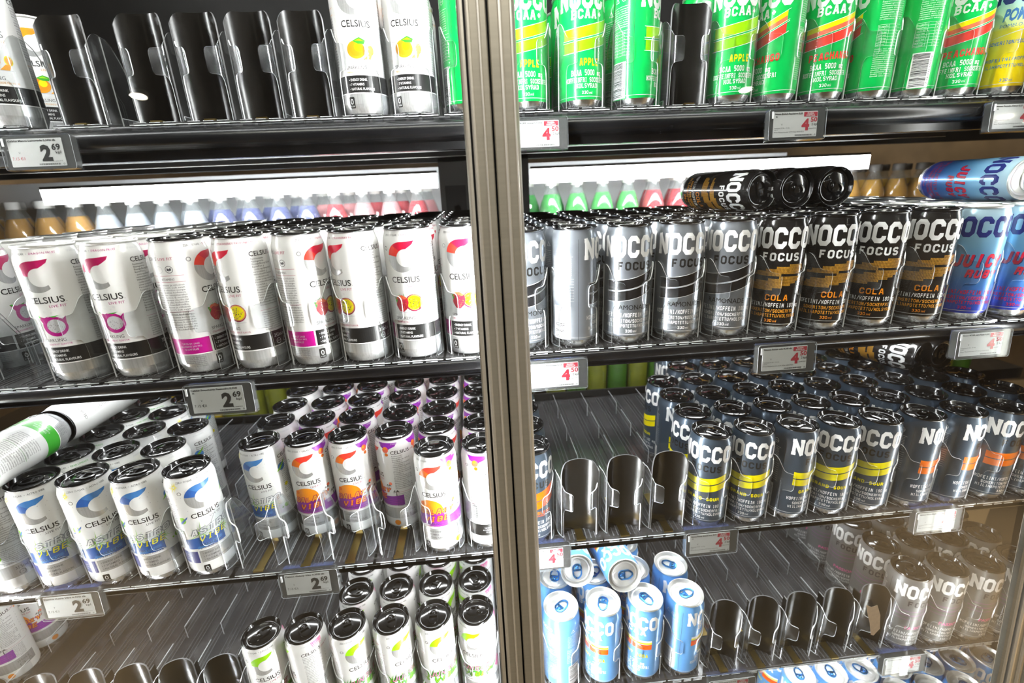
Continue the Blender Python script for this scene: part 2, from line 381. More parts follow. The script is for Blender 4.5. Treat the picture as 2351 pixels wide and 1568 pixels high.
# ------------------------------------------------------------------ can metal
def can_profile(H):
    return [(.0235, .0012), (.0243, 0), (.0250, .0010), (.0262, .0048), (.0278, .0090), (.02865, .0120), (RB / 1000, .0140),
            (RB / 1000, H - .0190), (.02855, H - .0160), (.0278, H - .0125), (.0266, H - .0085), (.0258, H - .0058), (.0255, H - .0040), (.0255, H - .0030)]
def neck_fn(H):
    P = can_profile(H)
    def f(z):
        for (r0, z0), (r1, z1) in zip(P[1:], P[2:]):
            if z <= z1: return r0 + (r1 - r0) * max(0, (z - z0)) / (z1 - z0)
        return .0255
    return f
def body_mesh(name, H, m, foot='bare_aluminium'):
    mb = MB(); P = can_profile(H); P = [(.012, .0075), (.0215, .0045)] + P
    ms = [foot] * 5 + [foot if foot != m else m] * 1 + [m] * 20
    mb.lathe(P, 96, ms[:len(P) - 1], True, False)
    return mb.mesh(name, 40)
def lid_mesh(name, H, m):
    mb = MB()
    P = [(.0256, H - .0034), (.0264, H - .0030), (.02685, H - .0020), (.02685, H - .0006), (.0264, H), (.0258, H - .0003), (.0254, H - .0012), (.0238, H - .0052), (.0230, H - .0062), (.0222, H - .0062),
         (.0216, H - .0050), (.0212, H - .0044), (.0195, H - .0043), (.0190, H - .0047), (.0184, H - .0043), (.006, H - .0043), (.0001, H - .0043)]
    mb.lathe(P, 72, m, False, False)
    # score line and mouth panel bead
    zt = H - .0043
    for k in range(28):
        a = 2 * PI * k / 28; b = 2 * PI * (k + 1) / 28
        def pt(t, r, dz): return (r * .78 * math.sin(t), -.0098 + r * math.cos(t), zt + dz)
        mb.add([pt(a, .0086, .0001), pt(b, .0086, .0001), pt(b, .0081, .0006), pt(a, .0081, .0006)], [(0, 1, 2, 3)], m)
        mb.add([pt(a, .0081, .0006), pt(b, .0081, .0006), pt(b, .0075, .0001), pt(a, .0075, .0001)], [(0, 1, 2, 3)], m)
    return mb.mesh(name, 50)
def tab_mesh(name, H, m):
    """stay-on pull tab: finger ring, rivet plate, nose"""
    mb = MB(); z0 = H - .0040; z1 = z0 + .0016
    def outline(n=32):
        pts = []
        for k in range(n):
            t = 2 * PI * k / n; x = .0078 * math.sin(t); y = .0125 * math.cos(t)
            x *= (1 - .12 * math.cos(t)) ; sx = abs(math.sin(t)); x = math.copysign(min(abs(x) * 1.12, .0078), x); pts.append((x, y + .0022))
        return pts
    O = outline(); n = len(O)
    ins = [(p[0] * .72, (p[1] - .0022) * .80 + .0022) for p in O]
    for zA, zB, A, B in ((z0, z1, O, O),):
        for i in range(n):
            j = (i + 1) % n; mb.add([(*A[i], zA), (*A[j], zA), (*B[j], zB), (*B[i], zB)], [(0, 1, 2, 3)], m)
    for i in range(n):
        j = (i + 1) % n
        mb.add([(*O[i], z1), (*O[j], z1), (ins[j][0], ins[j][1], z1 + .0003), (ins[i][0], ins[i][1], z1 + .0003)], [(0, 1, 2, 3)], m)
        mb.add([(ins[i][0], ins[i][1], z1 + .0003), (ins[j][0], ins[j][1], z1 + .0003), (ins[j][0], ins[j][1], z0 + .0004), (ins[i][0], ins[i][1], z0 + .0004)], [(0, 1, 2, 3)], m)
    # rivet plate with slots, cross bar, rivet
    mb.box(-.0056, .0056, -.0012, .0016, z0 + .0003, z1, m); mb.box(-.0030, .0030, -.0075, -.0012, z0 + .0002, z1 - .0004, m)
    sub = MB(); sub.lathe([(.0026, z0), (.0026, z1 + .0001), (.0020, z1 + .0007), (.0002, z1 + .0008)], 16, m, False, True)
    mb.add([(x, y - .0042, z) for x, y, z in sub.v], sub.f, m)
    return mb.mesh(name, 50)

# ------------------------------------------------------------------ the artwork of each drink
NUTRI = ['Ravintosisältö', 'Näringsvärde', 'Energia/Energi, kJ/kcal', 'Rasva/Fett, g', '- josta tyydyttynyttä/', '  varav mättat, g', 'Hiilihydraatit/Kolhydrat, g', '- josta sokereita/', '  varav sockerarter, g', 'Proteiini/Protein, g', 'Suola/Salt, g', 'C-vitamiini/Vitamin C, mg',
         'B2-vitamiini/Vitamin B2, mg', 'Niasiini (B3)/Niacin (B3), mg', 'Pantoteenihappo/', 'Pantotensyra, mg', 'B6-vitamiini/Vitamin B6, mg', 'Biotiini/Biotin, µg', 'B12-vitamiini/Vitamin B12, µg']
SMALL = ['Säilytä kuivassa ja viileässä', 'Förvaras torrt och svalt', 'CELSIUS on sokeriton energia-', 'juoma. Sisältää kofeiinia.', 'Suositellaan nautittavaksi', 'urheilun yhteydessä. Ei suositella', 'lapsille, raskaana oleville tai', 'imettäville eikä kofeiinille', 'herkille henkilöille.']
def celsius(accent, swoosh, flavour, strip, fruit, band='ink_black', foot='ink_silver', box='ink_magenta', bandtext='ink_white', top='ink_black', corner=None):
    A = Art()
    A.text('ZERO SUGAR  •', -2, 146.2, 2.2, 'ink_dark', align='R', res=1); A.text(strip, 0, 146.2, 2.2, top, align='L', res=1)
    A.text('SPARKLING', 42, 146.2, 2.2, 'ink_palegrey', res=1)
    # C emblem: coloured upper leaf, silver lower crescent
    cu, cz = -1.5, 122.5
    def outp(t, R=17.2): return (cu + R * math.cos(t), cz + R * math.sin(t))
    def inp(t): return (cu + 4.4 + 10.2 * math.cos(t), cz - .8 + 10.0 * math.sin(t))
    n = 22; a0 = math.radians(170); a1 = math.radians(308)
    pr = [(a0 + (a1 - a0) * k / n) for k in range(n + 1)]
    for k in range(n):
        w0 = 1; A.p.append(([outp(pr[k]), outp(pr[k + 1]), inp(pr[k + 1]) if k < n - 1 else outp(pr[k + 1], 17.2), inp(pr[k])], 'ink_silver', 1))
    a2 = math.radians(84); q = [(a0 + (a2 - a0) * k / 12) for k in range(13)]
    sw = swoosh if isinstance(swoosh, tuple) else (swoosh, swoosh)
    for k in range(12): A.p.append(([outp(q[k]), outp(q[k + 1]), inp(q[k + 1]), inp(q[k])], sw[0] if k < 6 else sw[1], 1))
    swoosh = sw[1]
    e, f = outp(q[-1]), inp(q[-1]); tip = (cu + 15.8, cz + 18.4)
    A.p.append(([e, (e[0] + 6, e[1] + .4), (cu + 9.5, cz + 11.5), f], swoosh, 1)); A.p.append(([(e[0] + 6, e[1] + .4), tip, (cu + 13.6, cz + 14.4), (cu + 9.5, cz + 11.5)], swoosh, 1))
    A.ring(-22.5, 132.5, 2.6, .95, 'ink_silver', 1)
    A.text('CELSIUS', 0, 93.6, 6.7, 'ink_black', width=34, bold=.012, res=3); A.disc(18.2, 94, .35, 'ink_black', 2, 6)
    A.text('LIVE FIT', 17, 88.3, 2.7, accent, align='R', width=14.5, res=2)
    fruit(A)
    A.text('SPARKLING', -17, 49.6, 3.6, 'ink_dark', align='L', width=24); A.text(flavour, -17, 45.4, 2.1, accent, align='L', width=35 if len(flavour) > 20 else 28, res=1)
    A.rect(-20, 66, 24.5, 43, band, 1); A.rect(-88, -22, 24.5, 43, box if box != 'ink_magenta' or band == 'ink_black' else band, 1) if box else None
    A.rect(-20, 90, 23.3, 24.5, 'ink_white', 1)
    for i, t in enumerate(('ENERGY DRINK', '7 VITAMINS', 'NATURAL FLAVOURS')):
        A.disc(-15.8, 38.2 - 5.0 * i, .5, bandtext, 2, 6); A.text(t, -14.2, 37.0 - 5.0 * i, 2.7, bandtext, align='L', width=(20, 16, 28)[i], bold=.01)
    if foot: A.rect(-90, 90, .5, 23.3, foot, 1)
    A.rrect(-20, -12.5, 7.5, 20, 1.4, 'ink_black', 2); A.text('0', -16.2, 11.8, 6, 'ink_white', layer=3); A.text('SUGAR', -16.2, 8.9, 1.6, 'ink_white', layer=3, width=5.4, res=1)
    A.text('355mL', 42, 35, 4.2, 'ink_white' if band == 'ink_black' else 'ink_dark', align='L', width=13, layer=2); A.text('e', 57, 35, 4.2, 'ink_white' if band == 'ink_black' else 'ink_dark')
    A.ring(47, 29.5, 3.4, .5, 'ink_white' if band == 'ink_black' else 'ink_dark', 2, n=16); A.text('0,15 €', 47, 28.7, 1.7, 'ink_white' if band == 'ink_black' else 'ink_dark', res=1)
    tri = [(55, 27), (61, 27), (58, 32.3), (55, 27)]
    for qd in stroke_quads(tri, .6): A.poly(qd, 'ink_white' if band == 'ink_black' else 'ink_dark', 2)
    # nutrition column
    A.text('CELSIUS', 33, 132, 5.2, 'ink_black', align='L', width=27, bold=.012); A.text('LIVE FIT', 61, 132, 2.6, accent, align='L', width=13, res=1)
    A.para(NUTRI, 34, 128, 1.9, 'ink_black', 1.55, width=25)
    for i in range(17):
        if i % 2: A.text('%d' % (i % 7), 66, 125 - i * 2.9, 1.7, 'ink_black', res=1)
    A.rect(33, 66, 69.5, 69.8, accent, 1)
    A.para(SMALL, 34, 66, 1.7, 'ink_dark', 1.5, width=24)
    # back panel
    A.text('LIVE FIT', -37, 133, 3, accent, align='R', width=15, res=1); A.text('CELSIUS', -54, 133, 3.8, 'ink_black', align='R', width=20, res=1)
    A.ring(-43, 123, 4, .55, 'ink_dark', 1); A.poly([(-45.4, 122), (-43.1, 121.2), (-43, 123.4), (-44.8, 124.8)], 'ink_dark', 1); A.poly([(-42.8, 121.2), (-40.6, 122.3), (-41.2, 125), (-42.9, 123.6)], 'ink_dark', 1)
    A.ring(-54, 123, 4, .55, 'ink_palegrey', 1)
    for zz in (116, 109, 75): A.rect(-70, -30, zz, zz + .35, accent, 1)
    A.text('7 VITAMINS', -40, 111, 2.5, 'ink_dark', align='R', width=17, res=1)
    A.para(SMALL + SMALL[:4], -68, 105, 1.8, 'ink_dark', 1.55, width=36)
    A.para(SMALL[2:9], -66, 71, 1.8, 'ink_dark', 1.6, width=36)
    if box: A.para(['TÄTÄ ET SAISI', 'KOFEIINI 200 MG', 'EI LAPSILLE'], -42, 36, 2, 'ink_palegrey', 1.7, align='C')
    A.para(SMALL[:6], -64, 19.5, 1.5, 'ink_dark', 1.5, width=34)
    return A
def f_dragon(A):
    A.disc(1, 67, 11.5, 'ink_magenta', 1, 22); A.poly([(-9, 70), (-14, 80), (-6, 77.5), (-2, 79)], 'ink_magenta', 1); A.poly([(9, 74), (13, 78), (12, 70)], 'ink_magenta', 1)
    A.disc(2, 67.3, 7.8, 'ink_palegrey', 2, 20, sx=1.05); A.poly([(-2, 78.5), (8, 79.5), (3, 77.3)], 'ink_green', 2); A.poly([(-14, 80), (-10, 76), (-11, 80.5)], 'ink_green', 2)
    rn = random.Random(2)
    for k in range(26): a = rn.random() * 6.28; r = 7.4 * rn.random() ** .5; A.disc(2 + r * math.cos(a), 67.3 + r * math.sin(a), .35, 'ink_dark', 3, 5)
    for u, z, r in ((-4, 84, 1), (2, 82.6, .8), (6, 85, 1.1)): A.ring(u, z, r, .25, 'ink_palegrey', 1, 10)
def f_straw(A):
    A.disc(7.5, 69.5, 10.3, 'ink_wine', 1, 22); A.disc(7.8, 69.8, 9.3, 'ink_skin', 2, 20); A.disc(7.8, 69.8, 8.1, 'ink_yellow', 3, 18)
    rn = random.Random(3)
    for k in range(24): a = rn.random() * 6.28; r = 7 * rn.random() ** .5; A.disc(7.8 + r * math.cos(a), 69.8 + r * math.sin(a), .9, 'ink_skin' if k % 2 else 'ink_dark', 4, 6, sx=.6)
    A.poly([(-15, 73), (-12, 78), (-6, 79), (0, 75.5), (1.2, 70), (-1, 63), (-6, 58.5), (-11, 60), (-14.5, 66)], 'ink_red', 4)
    A.poly([(-15, 73), (-12, 78), (-6, 79), (0, 75.5), (-3, 74), (-9, 76)], 'ink_coral', 5)
    for k in range(7): A.poly([(-14 + 1.6 * k, 79), (-12.5 + 1.6 * k, 76 + (k % 2)), (-15.5 + 1.9 * k, 81.5 - (k % 3))], 'ink_green', 5)
    A.poly([(-16, 76), (-11.5, 76), (-14, 69), (-15, 72)], 'ink_green', 5)
    for k in range(34):
        u = -13 + rn.random() * 12; z = 61 + rn.random() * 14; A.disc(u, z, .35, 'ink_amber', 5, 5)
    A.rect(-12, 16, 57.6, 58.3, 'ink_palegrey', 1)
    for u, z, r in ((-4, 83, 1), (2, 82, .8), (6, 84, 1.1)): A.ring(u, z, r, .25, 'ink_palegrey', 1, 10)
def f_mango(A):
    A.disc(-3, 70, 9.6, 'ink_amber', 1, 22, sx=1.1); A.disc(-2.4, 71, 8, 'ink_orange', 2, 20, sx=1.05); A.disc(0, 72.5, 4.5, 'ink_yellow', 3, 14)
    A.poly([(-6, 79), (2, 83), (9, 80), (7, 76), (0, 76)], 'ink_green', 4); A.poly([(-4, 79), (2, 81.5), (7, 79)], 'ink_brightlime', 5)
    A.poly([(5, 60), (13, 60), (16, 66), (11, 66)], 'ink_amber', 3); A.disc(14.5, 70, 5.4, 'ink_yellow', 1, 16, sx=.7); A.disc(14.7, 70, 4.4, 'ink_amber', 2, 14, sx=.7)
    A.rect(-10, 16, 59.3, 60, 'ink_palegrey', 1)
def starburst(A, u, z, r, m, layer=1, n=14, seed=1):
    rn = random.Random(seed)
    for k in range(n):
        a = 2 * PI * k / n + rn.random() * .2; L = r * (.55 + .6 * rn.random()); b = .12
        A.poly([(u + 1.5 * math.cos(a - b * 3), z + 1.5 * math.sin(a - b * 3)), (u + L * math.cos(a), z + L * math.sin(a)), (u + 1.5 * math.cos(a + b * 3), z + 1.5 * math.sin(a + b * 3))], m, layer)
def vibe_word(A, word, z, h, m, edge, slope=.12, width=46, l0=3):
    lw = width / len(word) * .9; gp = width / len(word) * .12
    for l, th, mm in ((l0, 3.0, edge), (l0 + 1, 1.25, m)):      # dark outline, light filling on the same strokes
        A.block(word, 0, z, h, mm, th=th, width=width, cell=2.2, layer=l, shear=.22, slope=slope, gap=gp, lw=lw)
def f_astro(A):
    A.band(-34, 14, lambda u: 47, lambda u: 64 - .004 * (u + 10) ** 2, 'ink_blue', 1); A.band(-20, 10, lambda u: 50 + .2 * u, lambda u: 54 + .2 * u, 'ink_midblue', 2)
    starburst(A, -12, 70, 17, 'ink_lime', 2); starburst(A, 14, 66, 14, 'ink_lime', 2, seed=4)
    vibe_word(A, 'ASTRO', 69.5, 9.5, 'ink_white', 'ink_grey', width=48); vibe_word(A, 'VIBE', 58, 9, 'ink_yellow', 'ink_blue', width=34)
    A.disc(36, 118, 6, 'ink_midblue', 1, 16); A.poly([(27, 112), (33, 114), (42, 124), (44, 128), (40, 124.5), (31, 116.5)], 'ink_lime', 2)
    A.disc(-29, 92, 5, 'ink_lime', 1, 14); A.poly([(-36, 86), (-30, 87), (-22, 95), (-21, 98), (-26, 94)], 'ink_blue', 2)
    A.disc(31, 57, 3.5, 'ink_lime', 1, 12); A.disc(25, 55.5, 1.3, 'ink_lime', 1, 8); A.disc(38, 88, 3, 'ink_yellow', 1, 12)
    starburst(A, -27, 142, 8, 'ink_yellow', 1, 12, 7)
    rn = random.Random(9)
    for k in range(40): A.disc(-40 + rn.random() * 90, 60 + rn.random() * 75, .3, 'ink_dark', 1, 5)
def palm(A, u, z, s, m, layer=3):
    A.poly([(u - .4 * s, z - 5 * s), (u + .5 * s, z - 5 * s), (u + .3 * s, z), (u - .2 * s, z)], m, layer)
    for k in range(7):
        a = math.radians(-20 + 37 * k); x, y = math.cos(a), math.sin(a)
        A.poly([(u, z), (u + 2.4 * s * x - .5 * y * s, z + 2.4 * s * y + .6 * s), (u + 4.5 * s * x, z + 3.2 * s * y - 1.2 * s), (u + 2.2 * s * x + .3 * s, z + 1.5 * s * y - .1 * s)], m, layer)
def f_galaxy(A):
    A.band(-34, 44, lambda u: 47, lambda u: 60 + .10 * u, 'ink_purple', 1)
    for k in range(8): A.rect(-30, 40, 49 + 1.2 * k, 49.2 + 1.2 * k, 'ink_pink', 2) if k % 3 == 0 else None
    A.disc(-6, 74, 15, 'ink_orange', 1, 24, sx=1.15); A.disc(-18, 82, 3.2, 'ink_tigerorange', 2, 10)
    A.band(-26, 12, lambda u: 55, lambda u: 68 + .08 * u, 'ink_purple', 2)
    vibe_word(A, 'GALAXY', 66, 9.5, 'ink_amber', 'ink_crimson', .1, 50, 4); vibe_word(A, 'VIBE', 54.5, 9.5, 'ink_orange', 'ink_crimson', .1, 36, 4)
    palm(A, 24, 80, 1.1, 'ink_black', 3); A.disc(27, 84, 2.6, 'ink_coral', 2, 10); A.disc(30, 17, 4.6, 'ink_orange', 2, 16)
    palm(A, 34, 70, 1.3, 'ink_black', 3)
    for u0 in (26, -58, 70):
        A.poly([(u0 - 12, 149), (u0 - 8, 143), (u0 - 3, 141), (u0 + 2, 136), (u0 + 6, 141), (u0 + 14, 144), (u0 + 18, 149)], 'ink_purple', 1)
        A.disc(u0, 139, 4.6, 'ink_coral', 2, 12); A.disc(u0 + 1, 131.5, 2.6, 'ink_tigerorange', 2, 10); A.disc(u0 - 1, 141, 2.2, 'ink_orange', 3, 8)
    A.disc(-42, 126, 3.2, 'ink_coral', 2, 12); A.disc(-44, 115, 2, 'ink_coral', 2, 10)
def f_jungle(A):
    rn = random.Random(8)
    for k in range(30):
        u = -30 + 62 * rn.random(); z = 52 + 16 * rn.random(); a = PI / 2 + (rn.random() - .5) * 2.2; L = 12 + 8 * rn.random(); c, s = math.cos(a), math.sin(a)
        A.poly([(u - 1.6 * s, z + 1.6 * c), (u + L * c, z + L * s), (u + 1.6 * s, z - 1.6 * c)], ('ink_green', 'ink_lime', 'ink_leaf')[k % 3], 1 + k % 2)
    vibe_word(A, 'JUNGLE', 66, 10, 'ink_pink', 'ink_leaf', .12, 50, 4); vibe_word(A, 'VIBE', 54, 9.5, 'ink_lime', 'ink_leaf', .12, 36, 4)
    A.poly([(36, 60), (44, 74), (52, 62), (44, 50)], 'ink_pink', 1)
    for k in range(9): A.poly([(48 + 2 * k, 149), (50 + 2 * k, 149), (52 + k * 1.5, 138 + (k % 3) * 2)], 'ink_pink', 1)
def f_pear(A):
    A.disc(0, 67, 10, 'ink_lime', 1, 20); A.disc(9, 66, 7, 'ink_brightlime', 2, 16); A.poly([(-4, 76), (0, 84), (4, 80)], 'ink_green', 2)

# -- the block-letter cans
def scribble(A, u, z, n, m, width=26, h=1.6):
    L = ['Sisältö: vesi, aminohapot', 'Innehåll: vatten, aminosyror', 'L-leusiini, L-isoleusiini', 'happamuudensäätöaine', 'surhetsreglerande medel', 'sitruunahappo, aromi', 'citronsyra, arom, kofeiini', 'säilöntäaine kaliumsorbaatti', 'makeutusaine sukraloosi', 'sötningsmedel sukralos', 'niasiini, biotiini, folaatti', 'D-vitamiini, B6, B12']
    A.para([L[i % len(L)] for i in range(n)], u, z, h, m, 1.5, width=width)
def table(A, u, z, m, cols=(0, 12, 20), rows=8, rh=3.4, w_=30):
    for r in range(rows + 1): A.rect(u, u + w_, z - r * rh, z - r * rh + .25, m, 2)
    for c in cols: A.rect(u + c, u + c + .25, z - rows * rh, z, m, 2)
    for r in range(rows): A.text(NUTRI[r + 2][:11], u + .8, z - r * rh - 2.6, 1.6, m, align='L', res=1); A.text('%d g' % r, u + 21, z - r * rh - 2.6, 1.6, m, align='L', res=1)
def nocco(logo, sub, subm, art, flavour, lines, ink, codeside=True, mg=None, serif_sub=False, small='ink_white', vol='330 ml'):
    A = Art()
    A.block('NOCCO', 0, 107.5, 25.5, logo, width=76, gap=1.6, th=1.75, serif=True)
    if sub: A.block(sub, 3 if sub == 'FOCUS' else 0, 92.5 if sub == 'FOCUS' else 97, 10.3, subm, width=42 if sub == 'FOCUS' else 40, th=1.65, serif=serif_sub)
    art(A)
    if flavour: flavour(A)
    for t, z, h, wd, m in lines: A.block(t, 0, z, h, m, width=wd, th=1.35, serif=serif_sub)
    A.block(vol[:3], -2.4, 15, 3.8, ink, width=8.4, th=1.3); A.text('ml', 3, 15, 3.2, ink, align='L')
    A.barcode(-79, 10, 24, 42, '7 340131 602906')
    A.ring(-60, 121, 3.6, .5, small, 1); A.text('KRAV', -60, 120, 1.7, small, res=1)
    for qd in stroke_quads([(-74, 118), (-68, 118), (-71, 123.5), (-74, 118)], .6): A.poly(qd, small, 1)
    A.rect(-80, -52, 112, 112.4, small, 1); scribble(A, -80, 109, 9, small); table(A, -81, 86, small)
    A.rect(-46, -45.6, 8, 132, 'ink_dark', 1)
    A.text('NOCCO', 52, 120, 6, small, align='L', width=25, bold=.03); scribble(A, 52, 116, 12, small, 30); table(A, 52, 84, small, rows=7); scribble(A, 52, 56, 14, small, 30); 
    A.band(-90, 90, lambda u: 12.2, lambda u: 12.8, 'ink_palegrey', 1, 60)
    return A
def swoosh(A, c1, c2, line, zc=76, h=9.5, gap=1.6, u0=-31, u1=33, tilt=.17, cur=.004, split=True):
    f = lambda u: zc + tilt * u + cur * u * u
    A.band(u0, u1, lambda u: f(u) + gap / 2, lambda u: f(u) + gap / 2 + h, c1, 2); A.band(u0, u1, lambda u: f(u) - gap / 2 - h, lambda u: f(u) - gap / 2, c2, 2)
    if line:
        for a, b in ((gap / 2 + h, .6), (gap / 2 - .5, .5), (-gap / 2, .5), (-gap / 2 - h - .5, .6)): A.band(u0 - 2, u1 + 3, lambda u: f(u) + a, lambda u: f(u) + a + b, line, 3)
F3 = lambda a, b, c: [('KOFEIINI/KOFFEIN 180 mg', 34.5, 5.4, 70, a), ('SOKERITON/SOCKERFRI', 27.5, 4.4, 54, b), ('HIILIHAPOTETTU/KOLSYRAD', 21.3, 4.4, 64, c)]
def halftone(A, m):
    for r, (z, u0, u1) in enumerate(((86, 14, 32), (83, 0, 32), (80, -12, 31), (77, -24, 28), (74, -30, 6), (71, 4, 30), (68, -8, 28), (65, -24, 24), (62, -30, 18), (59, -32, 8), (56, -32, -2))):
        u = u0
        while u < u1:
            for dz in (0, 1.5): A.rect(u, u + 1.15, z + dz, z + dz + 1.15, m, 2)
            u += 1.5
def bcaa_lines(m): return [('BCAA 5000 mg', 36, 6.4, 40, m), ('KOFFEINFRI SOCKERFRI', 28.5, 5.4, 56, m), ('KOLSYRAD', 22, 5.2, 28, m)]
def juicy(A):
    for l, m, d in ((2, 'ink_navy', .8), (3, 'ink_rose', 0)):
        A.block('JUICY', 2 + d, 70 - d, 17, m, width=50, th=2.1, layer=l, shear=.12); A.block('RUBY', 8 + d, 56 - d, 11, m, width=32, th=2, layer=l, shear=.2)

H1, H2 = .156, .1458
_L = {}
DES = {}
def design(key, H, bodym, lidm, tabm, art):
    neck = neck_fn(H)
    for kk, fn, mm in (('lid', lid_mesh, lidm), ('tab', tab_mesh, tabm)):
        if (kk, H, mm) not in _L: _L[(kk, H, mm)] = fn('can_%s_%s' % (kk, mm), H, mm)
    if ('body', H, bodym) not in _L: _L[('body', H, bodym)] = body_mesh('can_body_' + bodym, H, bodym)
    DES[key] = (_L[('body', H, bodym)], art.build('print_' + key, H, neck), _L[('lid', H, lidm)], _L[('tab', H, tabm)], H)
C_ = ('enamel_white', 'lid_black', 'lid_black')
design('dragon', H1, 'enamel_white', 'lid_silver', 'lid_silver', celsius('ink_magenta', 'ink_crimson', 'DRAGONFRUIT FLAVOUR', 'DRAGON FRUIT', f_dragon, top='ink_magenta', box='ink_black'))
design('straw', H1, *C_, celsius('ink_crimson', ('ink_hotred', 'ink_rose'), 'STRAWBERRY PASSIONFRUIT FLAVOUR', 'STRAWBERRY PASSIONFRUIT', f_straw, top='ink_crimson'))
design('mango', H1, 'enamel_white', 'lid_silver', 'lid_silver', celsius('ink_amber', 'ink_orange', 'MANGO LEMONADE FLAVOUR', 'MANGO LEMONADE', f_mango, top='ink_amber', box='ink_black'))
design('astro', H1, *C_, celsius('ink_dark', ('ink_blue', 'ink_midblue'), 'BLUE RAZZ FLAVOUR', 'ASTRO VIBE', f_astro, band='ink_silver', foot=None, box='ink_navy', bandtext='ink_dark'))
design('galaxy', H1, *C_, celsius('ink_crimson', ('ink_tigerorange', 'ink_hotred'), 'STRAWBERRY WATERMELON FLAVOUR', 'GALAXY VIBE', f_galaxy, band='ink_silver', foot=None, box='ink_black', bandtext='ink_dark'))
design('jungle', H1, *C_, celsius('ink_crimson', 'ink_brightlime', 'BLACKBERRY FLAVOUR', 'JUNGLE VIBE', f_jungle, band='ink_silver', foot=None, box='ink_lime', bandtext='ink_dark'))
design('pear', H1, *C_, celsius('ink_green', 'ink_lime', 'PEAR LIMEADE FLAVOUR', 'PEAR LIMEADE', f_pear, top='ink_green', band='ink_green', box='ink_green'))
design('ramonade', H2, 'metal_grey', 'lid_black', 'lid_black', nocco('ink_white', 'FOCUS', 'ink_black', lambda A: swoosh(A, 'ink_silverblack', 'ink_silverblack', 'ink_white', zc=70, h=12, tilt=.23), lambda A: A.text('RAMONADE', 2, 44, 6, 'ink_black', width=44, bold=.0), F3('ink_white', 'ink_white', 'ink_white'), 'ink_white'))
design('cola', H2, 'enamel_black', 'lid_black', 'lid_black', nocco('ink_white', 'FOCUS', 'ink_white', lambda A: halftone(A, 'ink_halftone'), lambda A: A.block('COLA', 4, 43, 7.8, 'ink_orange', width=26, th=1.3), F3('ink_white', 'ink_amber', 'ink_amber'), 'ink_orange'))
design('ruby', H2, 'blue_fade', 'lid_silver', 'lid_silver', nocco('ink_navy', None, None, juicy, None, F3('ink_rose', 'ink_rose', 'ink_rose'), 'ink_rose', small='ink_palegrey'))
design('sour', H2, 'metal_slate', 'lid_black', 'lid_black', nocco('ink_white', 'FOCUS', 'ink_black', lambda A: swoosh(A, 'ink_yellow', 'ink_yellow', None, zc=70, h=10, tilt=.12), lambda A: A.block('GRAND SOUR', 2, 46, 5.4, 'ink_yellow', width=46, th=1.9), F3('ink_white', 'ink_white', 'ink_white'), 'ink_white'))
design('solar', H2, 'metal_slate', 'lid_black', 'lid_black', nocco('ink_white', 'FOCUS', 'ink_black', lambda A: swoosh(A, 'ink_vivid_orange', 'ink_vivid_orange', None, zc=71, h=12, tilt=.2), lambda A: (A.block('SOLAR BLEND', 2, 50, 5.2, 'ink_vivid_orange', width=46, th=1.8), A.text('DRAGONFRUIT/MANGO', 2, 46.8, 2, 'ink_vivid_orange', width=30, res=1)), F3('ink_white', 'ink_white', 'ink_white'), 'ink_white'))
design('blackorange', H2, 'metal_slate', 'lid_black', 'lid_black', nocco('ink_white', 'FOCUS', 'ink_black', lambda A: swoosh(A, 'ink_tigerorange', 'ink_tigerorange', None, zc=71, h=10, tilt=.14), lambda A: A.text('BLACK ORANGE', 2, 45.5, 5, 'ink_dark', width=46, bold=.04), F3('ink_white', 'ink_white', 'ink_white'), 'ink_white'))
design('passion', H2, 'metal_ash', 'lid_black', 'lid_black', nocco('ink_white', 'FOCUS', 'ink_dark', lambda A: swoosh(A, 'metal_ash', 'metal_ash', 'ink_mauve', h=7), lambda A: A.text('PASSION', 2, 46, 5.4, 'ink_pink', width=32, bold=.02), F3('ink_white', 'ink_white', 'ink_white'), 'ink_white'))
design('soda', H2, 'light_blue', 'lid_silver', 'tab_blue', nocco('ink_white', 'BCAA', 'ink_white', lambda A: (A.band(-30, 30, lambda u: 82 + .03 * u, lambda u: 86 + .03 * u, 'ink_white', 2), A.band(-30, 30, lambda u: 79 + .03 * u, lambda u: 82.4 + .03 * u, 'ink_yellow', 3), A.band(-30, -2, lambda u: 68 + .03 * u, lambda u: 78 + .03 * u, 'ink_vivid_orange', 2), A.band(0, 30, lambda u: 68 + .03 * u, lambda u: 78 + .03 * u, 'ink_vivid_orange', 2)),
       lambda A: A.block('SUNNY SODA', 2, 52, 6.5, 'ink_yellow', width=46, th=1.9), bcaa_lines('ink_white'), 'ink_white', serif_sub=True))
design('apple', H2, 'enamel_green', 'lid_silver', 'lid_silver', nocco('ink_white', 'BCAA+', 'ink_white', lambda A: swoosh(A, 'ink_brightlime', 'ink_lime', 'ink_white', zc=77, h=11.5, tilt=.2, gap=2.6), lambda A: A.block('APPLE', 3, 46.5, 8.6, 'ink_yellow', width=25, th=1.8), bcaa_lines('ink_white'), 'ink_white', serif_sub=True))
def peach(A):
    swoosh(A, 'ink_yellow', 'ink_hotred', 'ink_white', zc=77, h=11, tilt=.26, gap=2.4); f = lambda u: 77 + .26 * u + .004 * u * u
    A.band(-31, 33, lambda u: f(u) + 1.4, lambda u: f(u) + 6.5, 'ink_coral', 3)
design('peach', H2, 'enamel_green', 'lid_silver', 'lid_silver', nocco('ink_white', 'BCAA+', 'ink_white', peach, lambda A: A.block('PEACHANGO', 3, 46.5, 8.8, 'ink_hotred', width=52, th=1.9, serif=True, slope=.03), bcaa_lines('ink_white'), 'ink_white', serif_sub=True))
